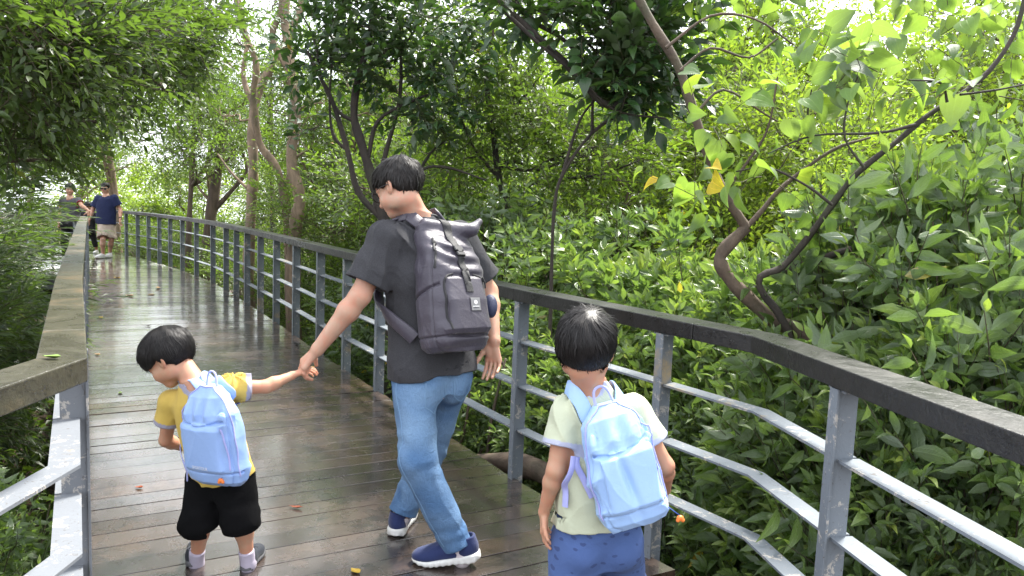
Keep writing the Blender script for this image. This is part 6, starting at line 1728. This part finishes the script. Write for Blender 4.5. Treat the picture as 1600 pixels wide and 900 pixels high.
# ------------------------------------------------------------------ small things on and beside the walk
def litter(px, py, L, W, ang, col, label, curl=.5, z=0.0, group=None):
    r = np.random.default_rng(int(px * 7 + py)); V, F, uv = leaf(L, W, 6, .35, 0, 'lance')
    t = V[:, 1] / L - .5
    V = V - np.array([0, L / 2, 0]); V[:, 2] = np.abs(V[:, 0]) * .5 + L * curl * (t ** 2) * .9 + .05 * L * np.sin(V[:, 0] / W * 7 + t * 9) * .3
    V[:, 2] -= V[:, 2].min(); c, s_ = math.cos(ang), math.sin(ang)
    V = np.stack([V[:, 0] * c - V[:, 1] * s_, V[:, 0] * s_ + V[:, 1] * c, V[:, 2] + .0035], 1)
    b = V + np.array([0, 0, -.0009]); n = len(V); F2 = np.vstack([F, F[:, ::-1] + n])
    p = atz(px, py, z); V = np.vstack([V, b])
    o = bpy.data.objects.new('fallen_leaf', np_mesh('fallen_leaf', V, F2)); COL.objects.link(o); o.location = tuple(p); o.data.materials.append(col)
    return tag(o, label, 'fallen leaf', group)
LTAN = mat_simple('dry_tan_leaf', (0.36, 0.23, 0.10), .7, 40, .35); LYEL = mat_simple('yellow_leaf', (0.50, 0.32, 0.03), .55, 40, .2); LRED = mat_simple('rust_leaf', (0.24, 0.055, 0.02), .5, 40, .3)
LDRK = mat_simple('dark_wet_leaf', (0.030, 0.020, 0.014), .4, 40, .3); LGRN = mat_simple('green_leaf', (0.14, 0.22, 0.04), .5, 40, .2)
for a in [(183, 435, .16, .07, 1.2, LYEL, 'ochre leaf lying on the boards in front of the far walkers'),
          (247, 451, .17, .09, .4, LTAN, 'large crumpled tan leaf in the middle of the far boards'),
          (236, 461, .12, .05, 1.9, LTAN, 'small tan leaf just below the large crumpled tan leaf'),
          (202, 463, .15, .07, 1.4, LTAN, 'folded pale brown leaf on the left half of the far boards'),
          (361, 463, .12, .05, 2.2, LTAN, 'narrow tan leaf near the foot of the far right railing'),
          (157, 497, .08, .05, .9, LYEL, 'small orange leaf close to the left edge of the boards'),
          (230, 510, .09, .03, 2.4, LDRK, 'dark curled leaf above the head of the boy in yellow'),
          (290, 513, .10, .02, 1.7, LDRK, 'thin black twig like leaf right of the dark curled leaf'),
          (464, 538, .08, .05, .6, LDRK, 'dark leaf by the right edge beyond the joined hands'),
          (487, 575, .07, .035, 1.3, LYEL, 'bright yellow leaf just behind the joined hands'),
          (188, 615, .06, .03, .3, LGRN, 'small green leaf left of the boy in yellow'),
          (152, 555, .07, .04, 1.1, LTAN, 'pale leaf scrap at the left edge of the boards'),
          (217, 763, .045, .026, 1.5, LRED, 'rust red leaf left of the legs of the boy in yellow'),
          (462, 794, .075, .022, 1.35, LRED, 'long reddish leaf lying between the boy in yellow and the man'),
          (555, 895, .06, .035, .8, LYEL, 'yellow leaf at the bottom edge left of the shoe of the man')]:
    litter(*a)
litter(80, 561, .055, .025, 1.4, LGRN, 'green leaf resting on the corner of the left rail cap', .4, RAIL_H)
# green plastic netting pinned on the bank below the left railing
r = np.random.default_rng(8); mb = MB(); nu, nv = 26, 20
c0 = np.array([-1.95, 2.55]); G = {}
for i in range(nu):
    for j in range(nv):
        x = c0[0] + (i / (nu - 1) - .5) * .75 + .02 * math.sin(j * .9); y = c0[1] + (j / (nv - 1) - .4) * 1.6 + .02 * math.sin(i * .7)
        G[i, j] = np.array([x + r.normal(0, .006), y + r.normal(0, .006), gz(x, y) + .05 + .03 * math.sin(i * .5 + j * .4) + r.normal(0, .008)])
for i in range(nu): mb.tube([G[i, j] for j in range(nv)], .0022, 4)
for j in range(nv): mb.tube([G[i, j] for i in range(nu)], .0022, 4)
tag(mb.build('netting', mat_simple('green_plastic_net', (0.10, 0.22, 0.17), .5)), 'green plastic netting lying on the bank below the left railing', 'netting')
# thick mossy root and bare stems under the thicket, seen between the rails
e = empty('fallen_tree', tuple(at(760, 735, 4.9)), 'thick dark fallen tree trunk lying under the thicket below the middle of the right railing', 'fallen tree')
mb = MB(); pth = smooth_path([at(640, 745, 5.9), at(700, 735, 5.3), at(770, 722, 4.9), at(840, 735, 4.6), at(900, 770, 4.4)], 5); mb.tube(pth, np.linspace(.05, .085, len(pth)) * (1 + .12 * np.sin(np.arange(len(pth)) * 1.1)), 10)
mb.build('bare_trunk', B_BROWN, e, True)
mb = MB(); pth = smooth_path([at(690, 700, 5.5), at(750, 760, 5.0), at(800, 800, 4.7)], 5); mb.tube(pth, np.linspace(.03, .045, len(pth)), 8); mb.build('branch', B_BROWN, e, True)
for k, (a, b, Yk) in enumerate([((655, 700), (672, 560), 5.6), ((700, 715), (735, 590), 5.3), ((740, 700), (790, 560), 5.1), ((765, 715), (770, 540), 5.3), ((640, 690), (628, 560), 6.0), ((720, 700), (700, 560), 5.7), ((1085, 860), (1120, 640), 4.1), ((1180, 880), (1195, 560), 4.0), ((1380, 830), (1400, 500), 3.4), ((1240, 860), (1290, 640), 3.9)]):
    pa, pb = at(*a, Yk), at(*b, Yk + .2); pa[2] = gz(pa[0], pa[1]) - .05; e = empty('sapling', tuple(pa), 'bare brown sapling stem rising under the thicket beyond the right railing', 'sapling', 'bare stems under the thicket'); mb = MB()
    rr_ = np.random.default_rng(k); pth = wobble(rr_, pa, pb, 5, .05); mb.tube(pth, np.linspace(.020, .009, len(pth)), 6); mb.build('stem', B_BROWN, e, True)
